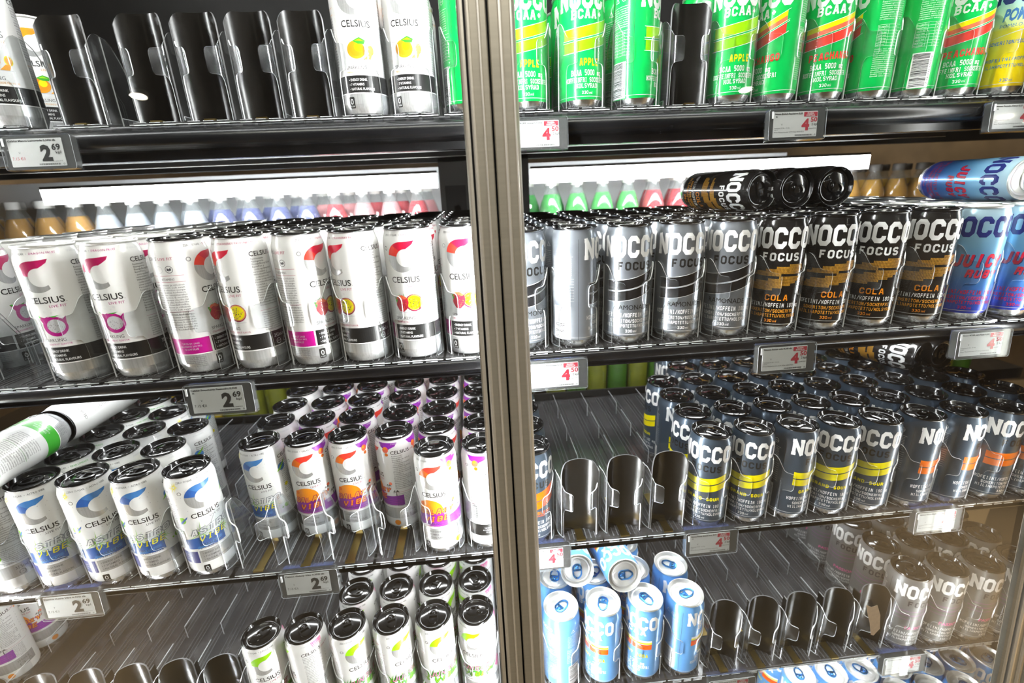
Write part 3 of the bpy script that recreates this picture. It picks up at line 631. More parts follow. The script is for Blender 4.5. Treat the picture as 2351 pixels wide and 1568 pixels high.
def pomelo(A): A.text('POMELO', 2, 88, 13, 'ink_midblue', width=40, bold=.04, shear=.2); A.text('POMELO-CITRUS', 2, 80, 4, 'ink_midblue', width=42); A.band(-30, 30, lambda u: 74 + .25 * u, lambda u: 75 + .28 * u, 'ink_white', 3)
design('pomelo', H2, 'citrus_fade', 'lid_silver', 'lid_silver', nocco('ink_navy', None, None, pomelo, None, [('SOKERITON/SOCKERFRI', 60, 4.6, 52, 'ink_midblue'), ('KOFEIINI/KOFFEIN', 40, 4, 50, 'ink_midblue'), ('HIILIHAPOTETTU/KOLSYRAD', 32, 4, 60, 'ink_midblue')], 'ink_midblue', small='ink_midblue'))

def view_rot(x, y, s):
    """turn of a can so that the middle of its artwork points the way the photo shows (degrees off the line towards the shopper)"""
    return math.radians(s)
def lay(yaw, theta, spin):
    """lie a can down: spin round its own axis, tip it by theta, then turn it on the shelf"""
    R3_ = lambda a, ax: Matrix.Rotation(math.radians(a), 3, ax)
    return (R3_(yaw, 'Z') @ R3_(theta, 'X') @ R3_(spin, 'Z')).to_euler()
_first = {}
def add_can(key, x, y, z, ang, label, group=None, rot=None, tabang=None):
    """ang: degrees the artwork is turned from facing straight out of the cooler, + towards the right"""
    if key not in _first:
        r = thing('drink_can', label, 'can')
        b, p, l, t, H = DES[key]
        link('can_body', b, r); link('label_print', p, r); li = link('can_lid', l, r); link('pull_tab', t, li)
        _first[key] = r
    else: r = copy_tree(_first[key])
    r.location = (x, y, z); r.rotation_euler = rot or (0, 0, math.radians(ang)); r['label'] = label; r['category'] = 'can'
    if 'group' in r: del r['group']
    if group: r['group'] = group
    ta = tabang if tabang is not None else random.uniform(-180, 180)
    for c in r.children:
        if c.name.startswith('can_lid'): c.rotation_euler = (0, 0, math.radians(ta))
    return r

# ------------------------------------------------------------------ clear lane trays with front guards, pushers
def wall_strip(cols, fn_in, fn_out, m, edge):
    """clear curved wall: cols = [(s, zbot, ztop)], inner/outer position from s; rim faces get the edge material"""
    mb = MB(); n = len(cols)
    for s, zb, zt in cols:
        (xi, yi), (xo, yo) = fn_in(s), fn_out(s)
        mb.v += [(xi, yi, zb), (xi, yi, zt), (xo, yo, zt), (xo, yo, zb)]
    a, b = mb.mi(m), mb.mi(edge)
    for i in range(n - 1):
        p, q = i * 4, (i + 1) * 4
        for (j, k), mm in (((0, 1), a), ((1, 2), b), ((2, 3), a), ((3, 0), b)):
            mb.f.append((p + j, p + k, q + k, q + j)); mb.m.append(mm)
    mb.f += [(0, 3, 2, 1), ((n - 1) * 4, (n - 1) * 4 + 1, (n - 1) * 4 + 2, (n - 1) * 4 + 3)]; mb.m += [b, b]
    return mb
def guard_mesh(sgn):
    c = [(21, 55, 71), (22, 52.5, 74), (24, 50.8, 76), (27, 50, 77.3), (34, 50, 78), (41, 50, 78.3), (46, 49, 79.3), (48.5, 47, 80.5), (50.5, 43, 82), (51.5, 37, 82.6), (51.7, 0, 83), (56, 0, 86.5), (61, 0, 91), (66, 0, 94.8), (72, 0, 97.3), (78, 0, 98.3), (84, 0, 98), (90, 0, 97)]
    cols = [(math.radians(t), b / 1000 - .0005, z / 1000) for t, b, z in c]
    fi = lambda s: (sgn * .0295 * math.sin(s), -.0295 * math.cos(s)); fo = lambda s: (sgn * .0308 * math.sin(s), -.0308 * math.cos(s))
    mb = wall_strip(cols, fi, fo, 'tray_plastic', 'plastic_edge')
    # straight cheek running back from the wing
    ck = [(.0002, 0, .097), (.008, 0, .096), (.016, 0, .090), (.024, 0, .078), (.032, 0, .062), (.040, 0, .046), (.050, 0, .032)]
    m2 = wall_strip([(s, b - .0005, t) for s, b, t in ck], lambda s: (sgn * .0295, s), lambda s: (sgn * .0308, s), 'tray_plastic', 'plastic_edge')
    for name in m2.mats: mb.mi(name)
    o = len(mb.v); mb.v += m2.v; mb.f += [tuple(o + i for i in f) for f in m2.f]; mb.m += [mb.mi(m2.mats[k]) for k in m2.m]
    return mb.mesh('front_guard', 25)
def tray_mesh():
    mb = MB(); mb.box(-.0308, .0308, -.0285, .43, -.0038, -.0010, 'tray_floor_plastic')
    for x in (-.022, -.0155, -.009, .009, .0155, .022): mb.box(x - .0006, x + .0006, -.024, .42, -.0010, -.0002, 'scuffed_rib_lit_rim')
    for x0, x1 in ((-.024, -.010), (-.006, .006), (.010, .024)): mb.box(x0, x1, -.0315, -.0285, -.0045, -.0012, 'tray_plastic')
    mb.box(-.0308, .0308, -.0289, -.0284, -.0038, -.0030, 'plastic_edge')
    for x0, x1 in ((-.024, -.010), (-.006, .006), (.010, .024)): mb.box(x0, x1, -.0319, -.0315, -.0047, -.0040, 'plastic_edge'); mb.box(x0, x1, -.0319, -.0315, -.0017, -.0012, 'plastic_edge')
    return mb.mesh('tray_base')
def divider_mesh():
    mb = MB(); y = .05; h = .030
    # low clear wall with windows and raised tabs
    mb.box(.0311, .0318, .03, .43, -.0008, .006, 'tray_plastic')
    mb.box(.0311, .0318, .43, .44, -.0008, .06, 'tray_plastic')
    k = 0; y = .045
    while y < .42:
        y1 = y + .062; mb.box(.0311, .0318, y, y1, .006, h, 'tray_plastic'); mb.box(.0310, .0319, y, y1, h, h + .0009, 'plastic_edge'); mb.box(.0310, .0319, y - .0006, y, .004, h, 'plastic_edge')
        y += .095; k += 1
    return mb.mesh('lane_divider')
def paddle_mesh(h=.118):
    mb = MB(); n = 18; R_ = .0300; cols = []
    for i in range(n + 1):
        t = math.radians(-58 + 116 * i / n); e = abs(t) / math.radians(58); zt = h - .012 * max(0, e - .62) ** 2 / .1444 - .002 * e * e
        cols.append((t, .001, zt))
    w_ = wall_strip(cols, lambda t: (R_ * math.sin(t), R_ * math.cos(t) - R_), lambda t: ((R_ + .0016) * math.sin(t), (R_ + .0016) * math.cos(t) - R_), 'paddle_black', 'scuffed_rib_lit_rim')  # rim in lighter grey paints a lit top edge on the pusher
    w_.box(-.013, .013, -.0005, .030, 0, .006, 'paddle_black'); w_.box(-.001, .001, .001, .026, .006, h * .7, 'paddle_black')
    return w_.mesh('pusher_paddle', 40)
def spring_mesh():
    mb = MB(); mb.box(-.0055, .0055, -.0270, .060, -.0009, .0002, 'spring_brass'); mb.box(-.0065, .0065, -.0280, -.0225, -.0009, .0012, 'spring_brass')
    return mb.mesh('spring_strip')
_G1, _G2, _TB, _DV, _PD, _SP = guard_mesh(1), guard_mesh(-1), tray_mesh(), divider_mesh(), paddle_mesh(), spring_mesh()
def lane(x, y, z, label, paddle=None, spring=False, div=True, group=None):
    r = thing('shelf_tray', label, 'tray', (x, y, z), group=group)
    link('tray_base', _TB, r); link('front_guard', _G1, r); link('front_guard', _G2, r)
    if div: link('lane_divider', _DV, r)
    if paddle is not None: link('pusher_paddle', _PD, r, (0, paddle, 0))
    if spring or paddle is not None: link('spring_strip', _SP, r)
    return r

# ------------------------------------------------------------------ cooler body
G_Y0, G_K = -.107, .112
def gy(z): return G_Y0 + G_K * z
def shelf(label, yrow, zrow, x0=-1.02, x1=1.0, beams=False, yf=-.0365, k=.66):
    r = thing('cooler_shelf', label, 'shelf', (0, yrow, zrow))
    d = MB(); d.box(x0, x1, yf + .006, .445, -.0075, -.0042, 'shelf_steel'); d.box(x0, x1, .440, .445, -.0042, .012, 'shelf_steel')
    for x in [x0 + .03 * i for i in range(int((x1 - x0) / .03))]: d.box(x, x + .012, .28, .40, -.0079, -.0075, 'gasket_black')
    link('shelf_deck', d.mesh('shelf_deck'), r)
    p = MB(); prof = [(.010, -.0040), (.003, -.0048), (-.0015, -.0075), (-.0035, -.012), (-.0040, -.018), (-.0030, -.024), (0, -.029), (.003, -.0315), (.003, -.0345), (-.001, -.0350), (-.001, -.0370), (.006, -.0372), (.010, -.034)]
    if beams: prof = [(.012, -.0040), (.006, -.0045), (.004, -.008), (.000, -.0095), (-.0050, -.0120), (-.0085, -.0165), (-.0098, -.0215), (-.0090, -.0265), (-.0060, -.0310), (-.001, -.0335), (.003, -.0345), (.003, -.0440), (.012, -.0445)]; k = 1
    p.extrude([(yf + a, b if b > -.005 else -.0048 + (b + .0048) * k) for a, b in prof], x0, x1, 'rail_black'); link('price_rail', p.mesh('price_rail', 40), r)
    if beams:
        for i, (a, b, dz) in enumerate(((.030, .085, .012), (.115, .120, .020), (.17, .26, .016), (.30, .305, .022), (.34, .43, .014))):
            q = MB(); q.box(x0, x1, a, b, -.0075 - dz, -.0076, 'shelf_steel'); q.box(x0, x1, a - .0008, a, -.0077 - dz, -.0067 - dz, 'alu_dark'); link('shelf_beam', q.mesh('shelf_beam'), r)
    return r
Z1, Z2, Z3, Z4, Z5 = .5735, .2872, 0., -.2775, -.5650
Y1, Y2, Y3, Y4, Y5 = .12, .011, 0., -.014, .0
shelf('black top cooler shelf with curved price rail, set back from the others', Y1, Z1, beams=True, yf=-.034, k=1.22)
shelf('black cooler shelf holding the tightly packed second row of cans', Y2, Z2, yf=-.029)
shelf('black cooler shelf at middle height with three empty black pushers right of the post', Y3, Z3, yf=-.016)
shelf('black cooler shelf below, with light blue cans and many empty lanes', Y4, Z4, yf=-.014)
shelf('lowest black cooler shelf with bright silver-lidded light blue cans', Y5, Z5, x0=.2)

body = thing('drinks_cooler', 'dark upright drinks cooler cabinet open to the far side shelves', 'cooler', (0, 0, 0))
b = MB(); b.box(-.0722, .139, .60, .64, -.9, .575, 'upright_grey'); b.box(-.064, -.008, .592, .60, .385, .498, 'upright_grey'); b.box(-.060, -.012, .589, .592, .392, .492, 'liner_dark')
link('back_upright', b.mesh('back_upright'), body)
c_ = MB(); c_.lathe([(.008, 0), (.008, .003)], 20, 'gasket_black'); link('upright_socket', c_.mesh('upright_socket', 40), body, (-.034, .592, .44), (PI / 2, 0, 0))
b = MB(); b.box(-1.3, 1.7, .60, .625, .545, 1.25, 'liner_dark'); link('back_panel', b.mesh('back_panel'), body)
b = MB(); b.box(-1.3, 1.7, -.02, .625, 1.02, 1.04, 'liner_dark'); link('cabinet_top', b.mesh('cabinet_top'), body)
b = MB(); b.box(-1.34, -1.30, .0, .625, -.95, 1.02, 'liner_dark'); link('side_panel', b.mesh('side_panel'), body)
b = MB(); b.box(1.70, 1.74, .0, .625, -.95, 1.02, 'liner_dark'); link('side_panel', b.mesh('side_panel'), body)
b = MB(); b.box(-1.3, 1.7, .0, .625, -.99, -.97, 'liner_dark'); link('cabinet_floor', b.mesh('cabinet_floor'), body)

def stile(profile, mats_, x0, mirror=False):
    """door stile: (x offset, height) front profile run up the door"""
    mb = MB(); pts = profile + [(profile[-1][0], 0), (profile[0][0], 0)]; n = len(pts)
    for z in (-.95, 1.05): mb.v += [(x0 + (-p[0] if mirror else p[0]), -p[1], z) for p in pts]
    ms = mats_ + ['alu_dark'] * (n - len(mats_))
    for i in range(n):
        j = (i + 1) % n; mb.f.append((i, j, n + j, n + i) if not mirror else (j, i, n + i, n + j)); mb.m.append(mb.mi(ms[i]))
    return mb.mesh('door_stile')
TILT = -math.atan(G_K)
PA = [(0, .007), (.0015, .0095), (.0032, .0105), (.0056, .0105), (.0060, .005), (.0078, .005), (.0080, .0125), (.0092, .0145), (.0112, .0145), (.0120, .0133), (.0185, .0133), (.0192, .0155), (.0206, .0160), (.0216, .0140), (.0262, .0140), (.0272, .0128)]
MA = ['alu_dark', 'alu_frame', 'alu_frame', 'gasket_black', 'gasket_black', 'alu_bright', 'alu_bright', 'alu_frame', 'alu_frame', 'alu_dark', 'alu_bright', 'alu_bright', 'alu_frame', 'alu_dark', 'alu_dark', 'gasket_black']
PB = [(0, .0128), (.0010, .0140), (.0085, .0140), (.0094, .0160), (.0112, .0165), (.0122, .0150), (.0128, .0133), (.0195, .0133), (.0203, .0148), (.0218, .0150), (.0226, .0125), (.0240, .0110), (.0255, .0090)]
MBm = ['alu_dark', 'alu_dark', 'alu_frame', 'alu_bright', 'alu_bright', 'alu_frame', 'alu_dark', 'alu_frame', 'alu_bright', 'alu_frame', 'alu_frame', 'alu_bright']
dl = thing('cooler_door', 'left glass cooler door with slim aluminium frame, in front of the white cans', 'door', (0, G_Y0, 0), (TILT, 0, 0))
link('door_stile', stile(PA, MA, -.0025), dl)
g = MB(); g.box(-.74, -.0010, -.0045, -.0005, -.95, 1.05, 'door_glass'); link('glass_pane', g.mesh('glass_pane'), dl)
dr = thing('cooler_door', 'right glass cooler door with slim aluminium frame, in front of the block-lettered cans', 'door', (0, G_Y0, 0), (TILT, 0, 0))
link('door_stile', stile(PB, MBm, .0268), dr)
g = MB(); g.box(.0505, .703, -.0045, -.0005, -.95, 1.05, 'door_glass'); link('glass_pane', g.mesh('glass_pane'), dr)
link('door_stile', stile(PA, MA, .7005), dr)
g = MB(); g.box(-.0005, .0505, -.0002, .004, -.95, 1.05, 'gasket_black'); link('door_gasket', g.mesh('door_gasket'), dr)
g = MB(); g.box(.729, .80, -.010, .002, -.95, 1.05, 'alu_dark'); g.box(.735, .742, -.013, -.010, -.95, 1.05, 'alu_bright'); g.box(.752, .79, -.014, -.010, -.95, 1.05, 'alu_frame'); link('frame_post', g.mesh('frame_post'), body, (0, G_Y0, 0), (TILT, 0, 0))

def led_post(x, label, faces, m='led'):
    r = thing('led_strip', label, 'light', (0, G_Y0, 0), (TILT, 0, 0))
    h = MB(); h.box(x - .007, x + .007, .0045, .016, -.93, 1.03, 'upright_grey'); link('strip_housing', h.mesh('strip_housing'), r)
    for sx in faces:
        e = MB(); X = x + sx * .0072
        e.add([(X, .006, -.92), (X, .016, -.92), (X, .016, 1.02), (X, .006, 1.02), (X + sx * .0010, .006, -.92), (X + sx * .0010, .016, -.92), (X + sx * .0010, .016, 1.02), (X + sx * .0010, .006, 1.02)],
              [(0, 1, 2, 3), (7, 6, 5, 4), (0, 4, 5, 1), (1, 5, 6, 2), (2, 6, 7, 3), (3, 7, 4, 0)], m); link('lit_diffuser', e.mesh('lit_diffuser'), r)
    return r
led_post(.025, 'vertical white light strip hidden behind the centre door frames', (-1, 1))
led_post(-.735, 'vertical white light strip at the left end of the cooler', (1,))
led_post(.752, 'vertical white light strip behind the right door frame', (-1,), 'led_mid')
def led_bar(x0, x1, y, z, label, h=.012, d=.012, m='led_soft', part=True):
    r = thing('led_strip', label, 'light', ((x0 + x1) / 2, y, z)); L = (x1 - x0) / 2
    e = MB(); e.box(-L, L, -d / 2, d / 2, -h / 2, h / 2, m); link('lit_diffuser', e.mesh('lit_diffuser'), r)
    e = MB(); e.box(-L, L, -d / 2, d / 2, h / 2, h / 2 + .006, 'upright_grey'); link('strip_housing', e.mesh('strip_housing'), r)
led_bar(-.95, -.078, .612, .505, 'glowing white light bar behind the left cans, above the far bottles', .032, .016)
led_bar(.145, 1.0, .612, .505, 'glowing white light bar behind the right cans, above the far bottles', .032, .016)
led_bar(.06, .34, .030, -.0215, 'light bar under the middle shelf above the light blue cans', .006, .010, 'led_mid')
led_bar(.33, .66, .03, Z4 - .0215, 'light bar under the fourth shelf above the lowest cans', .006, .010, 'led')
led_bar(-.74, .74, .12, Z2 - .0215, 'added fill light bar under the second shelf, above the middle row of cans', .006, .016, 'led_soft')  # unseen bar, added so cans deep in the lanes are brighter
led_bar(-.74, .02, .12, Z3 - .0215, 'added fill light bar under the middle shelf above the pink-lettered cans', .006, .016, 'led_soft')  # added out of sight to lift the light on deeper cans
led_bar(.36, .74, .14, Z3 - .0215, 'added fill light bar under the middle shelf above the ash grey cans', .006, .016, 'led_soft')  # another added, unseen fill for the back of the lanes
led_bar(-.70, .66, .03, 1.0, 'light bar under the cabinet top, out of sight above the top row', .010, .014, 'led_mid')

# ------------------------------------------------------------------ price tags
def tag_art(name, price, cents, unit, title, promo):
    mb = MB(); yy = -.0048
    def put(t, x, z, h, m, align='L', width=None, bold=0., shear=0., lay=0):
        vs, fs = glyphs(t, bold, shear, 2)
        x0 = min(v[0] for v in vs); x1 = max(v[0] for v in vs); k = h / CAP; kx = k if width is None else width / (x1 - x0); W = (x1 - x0) * kx; o = {'L': 0, 'R': -W, 'C': -W / 2}[align]
        mb.add([(x + (a - x0) * kx + o, yy - .0001 - lay * .00008, z + b_ * k) for a, b_ in vs], [tuple(f) for f in fs], m)
    def rc(x0, x1, z0, z1, m, lay=0): mb.add([(x0, yy - .0001 - lay * .00008, z0), (x1, yy - .0001 - lay * .00008, z0), (x1, yy - .0001 - lay * .00008, z1), (x0, yy - .0001 - lay * .00008, z1)], [(0, 1, 2, 3)], m)
    c = 'ink_red' if promo else 'ink_black'
    l1, l2 = title
    put(l1, -.0305, .0118, .0019, 'ink_black', width=(.037 if promo else .052), bold=.03)
    if l2: put(l2, -.0295, .0086, .0017, 'ink_black', bold=.02)
    put(price, .0165 if promo else .0140, -.0068 if promo else -.0088, .0122 if promo else .0155, c, 'R', bold=.05, width=.0104 if promo else .0118); put(cents, .0180 if promo else .0150, .0026 if promo else .0022, .0052 if promo else .0062, c, width=.0088 if promo else .0095, bold=.03)
    put(unit, .0195 if promo else .0185, -.0018, .0028, 'ink_black', width=.0075 if promo else .006, bold=.012)
    put('V', -.0215, -.0012, .0022, 'ink_black')
    if promo:
        rc(.0085, .0265, .0088, .0142, 'ink_red'); put('PLUSSA-', .0175, .0118, .0017, 'ink_white', 'C', bold=.03, lay=1); put('KORTILLA', .0175, .0094, .0017, 'ink_white', 'C', bold=.03, lay=1)
        put('Voimassa 01.06. - 01.02.', -.0305, -.0048, .0013, 'ink_black', width=.021); put('6,36 /l', -.0305, -.0070, .0013, 'ink_black')
        put('Ilman Plussa-korttia 2,79 €/kpl (8,00 €/l)', -.0305, -.0098, .0014, 'ink_black', width=.040); put('Sis. pantti 0,30', .0260, -.0062, .0015, 'ink_black', 'R')
    else:
        put('7.15 €/l', -.0295, -.0078, .0030, 'ink_red' if name == 'price_mango' else 'ink_black'); put('Sis. pantti 0,15', .0240, -.0106, .0013, 'ink_black', 'R')
    rn = random.Random(11); x = -.002
    while x < .021: w_ = rn.choice((.0002, .0004, .0006)); rc(x, x + w_, -.0140, -.0122, 'ink_black'); x += w_ + rn.choice((.0003, .0005))
    for qd in stroke_quads([(.0240, -.0131), (.0249, -.0122), (.0258, -.0131), (.0249, -.0140), (.0240, -.0131)], .0003): mb.add([(a, yy - .0001, b_) for a, b_ in qd], [(0, 1, 2, 3)], 'ink_black')
    return mb.mesh(name)
def rounded(x0, x1, z0, z1, r, n=5):
    pts = []
    for cx, cz, a0 in ((x1 - r, z1 - r, 0), (x0 + r, z1 - r, 90), (x0 + r, z0 + r, 180), (x1 - r, z0 + r, 270)):
        for k in range(n): a = math.radians(a0 + 90 * k / (n - 1)); pts.append((cx + r * math.cos(a), cz + r * math.sin(a)))
    return pts
def plate(mb, pts, y0, y1, m, edge=None):
    n = len(pts); o = len(mb.v); mb.v += [(x, y0, z) for x, z in pts] + [(x, y1, z) for x, z in pts]; a = mb.mi(m); e = mb.mi(edge or m)
    mb.f.append(tuple(o + i for i in range(n - 1, -1, -1))); mb.m.append(a); mb.f.append(tuple(o + n + i for i in range(n))); mb.m.append(a)
    for i in range(n): j = (i + 1) % n; mb.f.append((o + i, o + j, o + n + j, o + n + i)); mb.m.append(e)
def price_tag(x, y, z, price, cents, unit, title, promo, label, key, tilt=0., scale=1., yaw=0.):
    r = thing('price_tag', label, 'price tag', (x, y, z), (tilt, 0, yaw)); r.scale = (scale,) * 3
    m = MB(); plate(m, rounded(-.0375, .0375, -.0180, .0180, .003), -.0040, .0040, 'tag_grey'); link('tag_case', m.mesh('tag_case'), r)
    m = MB(); plate(m, rounded(-.0318, .0272, -.0152, .0152, .0008), -.0046, -.0040, 'tag_screen'); s = link('screen', m.mesh('screen'), r); link('price_print', tag_art(key, price, cents, unit, title, promo), s)
    m = MB(); plate(m, rounded(-.0385, .0385, -.0190, .0190, .003), -.0062, -.0056, 'tag_plastic', 'plastic_edge'); m.box(-.0385, .0385, -.0056, .0046, .0180, .0190, 'tag_plastic'); m.box(-.0385, .0385, -.0056, .0046, -.0190, -.0180, 'tag_plastic')
    m.box(-.0385, -.0378, -.0056, .0046, -.018, .018, 'tag_plastic'); m.box(.0378, .0385, -.0056, .0046, -.018, .018, 'tag_plastic'); link('clear_sleeve', m.mesh('clear_sleeve'), r)
    m = MB(); m.box(-.0355, -.0335, -.0072, -.0062, .007, .0155, 'plastic_edge'); link('tag_latch', m.mesh('tag_latch'), r)
    m = MB(); prof = [(.0040, .0150), (.0040, .0192), (.0120, .0180), (.0190, .0135), (.0190, .0120), (.0118, .0165), (.0055, .0177), (.0055, .0150)]
    m.extrude(prof, -.036, .030, 'clip_plastic'); m.extrude([(.0046, .004), (.0062, .004), (.0062, .0185), (.0046, .0185)], -.036, .030, 'clip_plastic'); link('rail_clip', m.mesh('rail_clip'), r)
    return r
T_ = [
 (-.4815 * 1.025, .070, .541, '2', '69', 'kpl', ('Celsius Mango Lemonade 0,355l tlk', ''), 0, 'price tag reading 2 69 kpl at the far left of the top shelf rail', 'price_mango'),
 (.0845 * 1.025, .070, .541, '4', '50', '2 kpl', ('Nocco BCAA omena 0,33l tlk', ''), 1, 'price tag reading 4 50 on the top rail, just right of the door post', 'price_apple'),
 (.4135 * 1.025, .070, .541, '4', '50', '2 kpl', ('Nocco BCAA Peachango 0,33', 'tlk'), 1, 'price tag reading 4 50 under the peach-striped green cans, top rail', 'price_peach'),
 (.712 * 1.025, .070, .541, '4', '50', '2 kpl', ('Nocco Pomelo-Citrus 0,33', 'tlk'), 1, 'price tag at the right picture edge under the yellow can', 'price_pomelo'),
 (-.2875 * 1.074, -.029, .2586, '2', '69', 'kpl', ('Celsius Strawberry Passionfru 0,355l', 'tlk'), 0, 'price tag reading 2 69 hanging under the strawberry cans', 'price_straw'),
 (.0835 * 1.074, -.029, .2586, '4', '50', '2 kpl', ('Nocco Focus Ramonade 0,33', 'l tlk'), 1, 'price tag reading 4 50 under the grey cans beside the door post', 'price_ramonade'),
 (.3584 * 1.074, -.029, .2586, '4', '50', '2 kpl', ('Nocco Focus cola 0,33l tlk', ''), 1, 'price tag reading 4 50 under the black cola cans', 'price_cola'),
 (.6096 * 1.074, -.029, .2586, '4', '50', '2 kpl', ('Nocco BCAA Juicy Ruby 0,33l', ''), 1, 'price tag reading 4 50 under the blue cans with red lettering', 'price_ruby'),
 (-.525 * 1.062, -.035, -0.0154, '2', '69', 'kpl', ('Celsius Astro Vibe 0,355l tlk', ''), 0, 'dim price tag reading 2 69 under the four star-burst cans', 'price_astro'),
 (-.2385 * 1.062, -.035, -0.0172, '2', '69', 'kpl', ('Celsius Galaxy Vibe 0,355l tlk', ''), 0, 'price tag reading 2 69 under the orange and purple cans', 'price_galaxy'),
 (.0635 * 1.062, -.035, -0.0160, '4', '50', '2 kpl', ('Nocco Focus Solar Blend', ''), 1, 'price tag reading 4 50 under the orange-banded can at the post', 'price_solar'),
 (.292 * 1.062, -.035, -0.0169, '4', '50', '2 kpl', ('Nocco Focus Grand Sour 0,33', 'tlk'), 1, 'price tag reading 4 50 under the first yellow-banded can', 'price_sour'),
 (.621 * 1.062, -.035, -0.0184, '4', '50', '2 kpl', ('Nocco Focus Black Orange', ''), 1, 'pale price tag reading 4 50 under the orange-banded cans on the right', 'price_black'),
 (.659, -.049, -.2947, '4', '50', '2 kpl', ('Nocco Focus Passion 0,33l', ''), 1, 'faint tag under the ash grey cans low on the right', 'price_passion'),
 (.364, -.049, -.2990, '4', '50', '2 kpl', ('Nocco BCAA Sunny Soda 0,33l', ''), 1, 'tag at the bottom edge of the picture, below the light blue cans', 'price_soda')]
for t in T_: price_tag(*t, tilt=-.10)

# ------------------------------------------------------------------ lanes and cans
ORD = ['front', 'second', 'third', 'fourth', 'fifth', 'sixth', 'seventh']
def queue(key, x, y, z, ang, n, what, short, start=1, dy=.0585, lids=None, qkey=None):
    """front can with its own label, then the cans standing behind it in the same lane"""
    add_can(key, x, y, z, ang, what)
    for k in range(start, n): add_can(qkey or key, x + random.uniform(-.0006, .0006), y + k * dy, z, ang + random.uniform(-70, 70), '%s can back in the lane of %s' % (ORD[k], short), group='queue behind ' + short)
def w2(a): return a
R2, R3 = 'second shelf', 'middle shelf'
# top shelf
for x, nm in ((-.188, 'next to the orange-fruit cans'), (-.249, 'second from the orange-fruit cans'), (-.310, 'third from the orange-fruit cans'), (-.372, 'fourth from the orange-fruit cans'), (-.458, 'leftmost, after a gap')):
    lane(x, Y1, Z1, 'empty clear tray with black pusher, top shelf, ' + nm, paddle=-.004)
for x, nm in ((-.548, 'far left white can'), (-.1268, 'left orange-fruit can'), (-.0648, 'right orange-fruit can'), (.004, 'green can left of the post'), (.081, 'green can right of the post'), (.154, 'second green apple can'), (.2258, 'barcode-side green can'), (.3548, 'lone green apple can'), (.4185, 'turned peach-striped can'), (.485, 'first full peach-striped can'), (.5516, 'text-side green can'), (.6165, 'barcode green can on the right'), (.6801, 'last peach-striped can'), (.7476, 'yellow can')):
    lane(x, Y1, Z1, 'clear tray with guards on the top shelf holding the ' + nm)
lane(.2905, Y1, Z1, 'empty clear tray with black pusher between green cans, top shelf', paddle=-.004)
queue('mango', -.548, Y1, Z1, 28, 1, 'white can with orange crescent at the top left corner', 'the corner white can')
add_can('mango', -.600, .250, Z1, 30, 'white can standing behind the pusher at top left')
queue('mango', -.1268, Y1, Z1, 9, 3, 'white can with orange fruit, left one of the two on the top shelf', 'the left orange-fruit can')
queue('mango', -.0648, Y1, Z1, -2, 3, 'white can with orange fruit, nearer the door post on the top shelf', 'the right orange-fruit can')
queue('apple', .004, Y1, Z1, 62, 2, 'green can half hidden by the left side of the door post', 'the green can left of the post')
queue('apple', .081, Y1, Z1, -2, 3, 'green apple can directly right of the door post, top shelf', 'the green can by the post', dy=.06)
queue('apple', .154, Y1, Z1, 2, 3, 'green apple can, second right of the door post, facing out', 'the second green can', dy=.06)
queue('apple', .2258, Y1, Z1, 68, 3, 'green apple can turned so its barcode shows, beside the empty lane', 'the barcode green can')
add_can('apple', .3000, Y1 + .175, Z1, -20, 'green can far back in the empty lane of the top shelf'); add_can('apple', .3400, Y1 + .062, Z1, 20, 'green can squeezed behind the lone apple can, lettering at left')
queue('apple', .3548, Y1, Z1, -10, 1, 'green apple can right of the empty lane, top shelf', 'the lone apple can')
queue('peach', .4185, Y1, Z1, -82, 3, 'peach-striped green can turned left, between two others', 'the turned peach can')
queue('peach', .485, Y1, Z1, -22, 3, 'green can with full peach lettering above the middle price tag', 'the full peach can')
queue('peach', .5516, Y1, Z1, -135, 3, 'green can showing only small white text and table', 'the text-side green can')
queue('peach', .6165, Y1, Z1, 112, 3, 'green can with white barcode, second before the yellow can side', 'the right barcode green can')
queue('peach', .6801, Y1, Z1, -30, 3, 'green peach-striped can beside the yellow can', 'the last peach can')
queue('pomelo', .7476, Y1, Z1, -28, 2, 'yellow and pale blue can at the top right edge', 'the yellow can')
# second shelf
lane(-.545, Y2, Z2, 'empty clear tray between white cans at the left of the second shelf')
L2 = [('dragon', -.61, 133, 'white can at the left picture edge, second shelf, text side out', 'the left edge white can'),
 ('dragon', -.478, 10, 'dragon fruit can left of its twin, second shelf', 'the left dragon fruit can'),
 ('dragon', -.4097, -1, 'dragon fruit can on the right of its twin, second shelf', 'the right dragon fruit can'),
 ('straw', -.337, 89, 'white can showing text and a magenta box, beside the dragon fruit pair', 'the text-side strawberry can'),
 ('straw', -.27, -26, 'white strawberry can showing half passionfruit, above the left price tag', 'the passionfruit can over the tag'),
 ('straw', -.2045, 63, 'white can with magenta box and strawberry at its right edge', 'the magenta box can'),
 ('straw', -.142, -37, 'white can with half passionfruit, just right of the magenta box can', 'the second half passionfruit can'),
 ('straw', -.0784, -8, 'white can with whole strawberry and passionfruit facing out', 'the whole strawberry can'),
 ('straw', -.0135, -5, 'white strawberry can partly behind the door post', 'the post-side strawberry can')]
for key, x, a, lb, sh in L2:
    lane(x, Y2, Z2, 'clear tray under ' + sh); queue(key, x, Y2, Z2, a, 7, lb, sh)
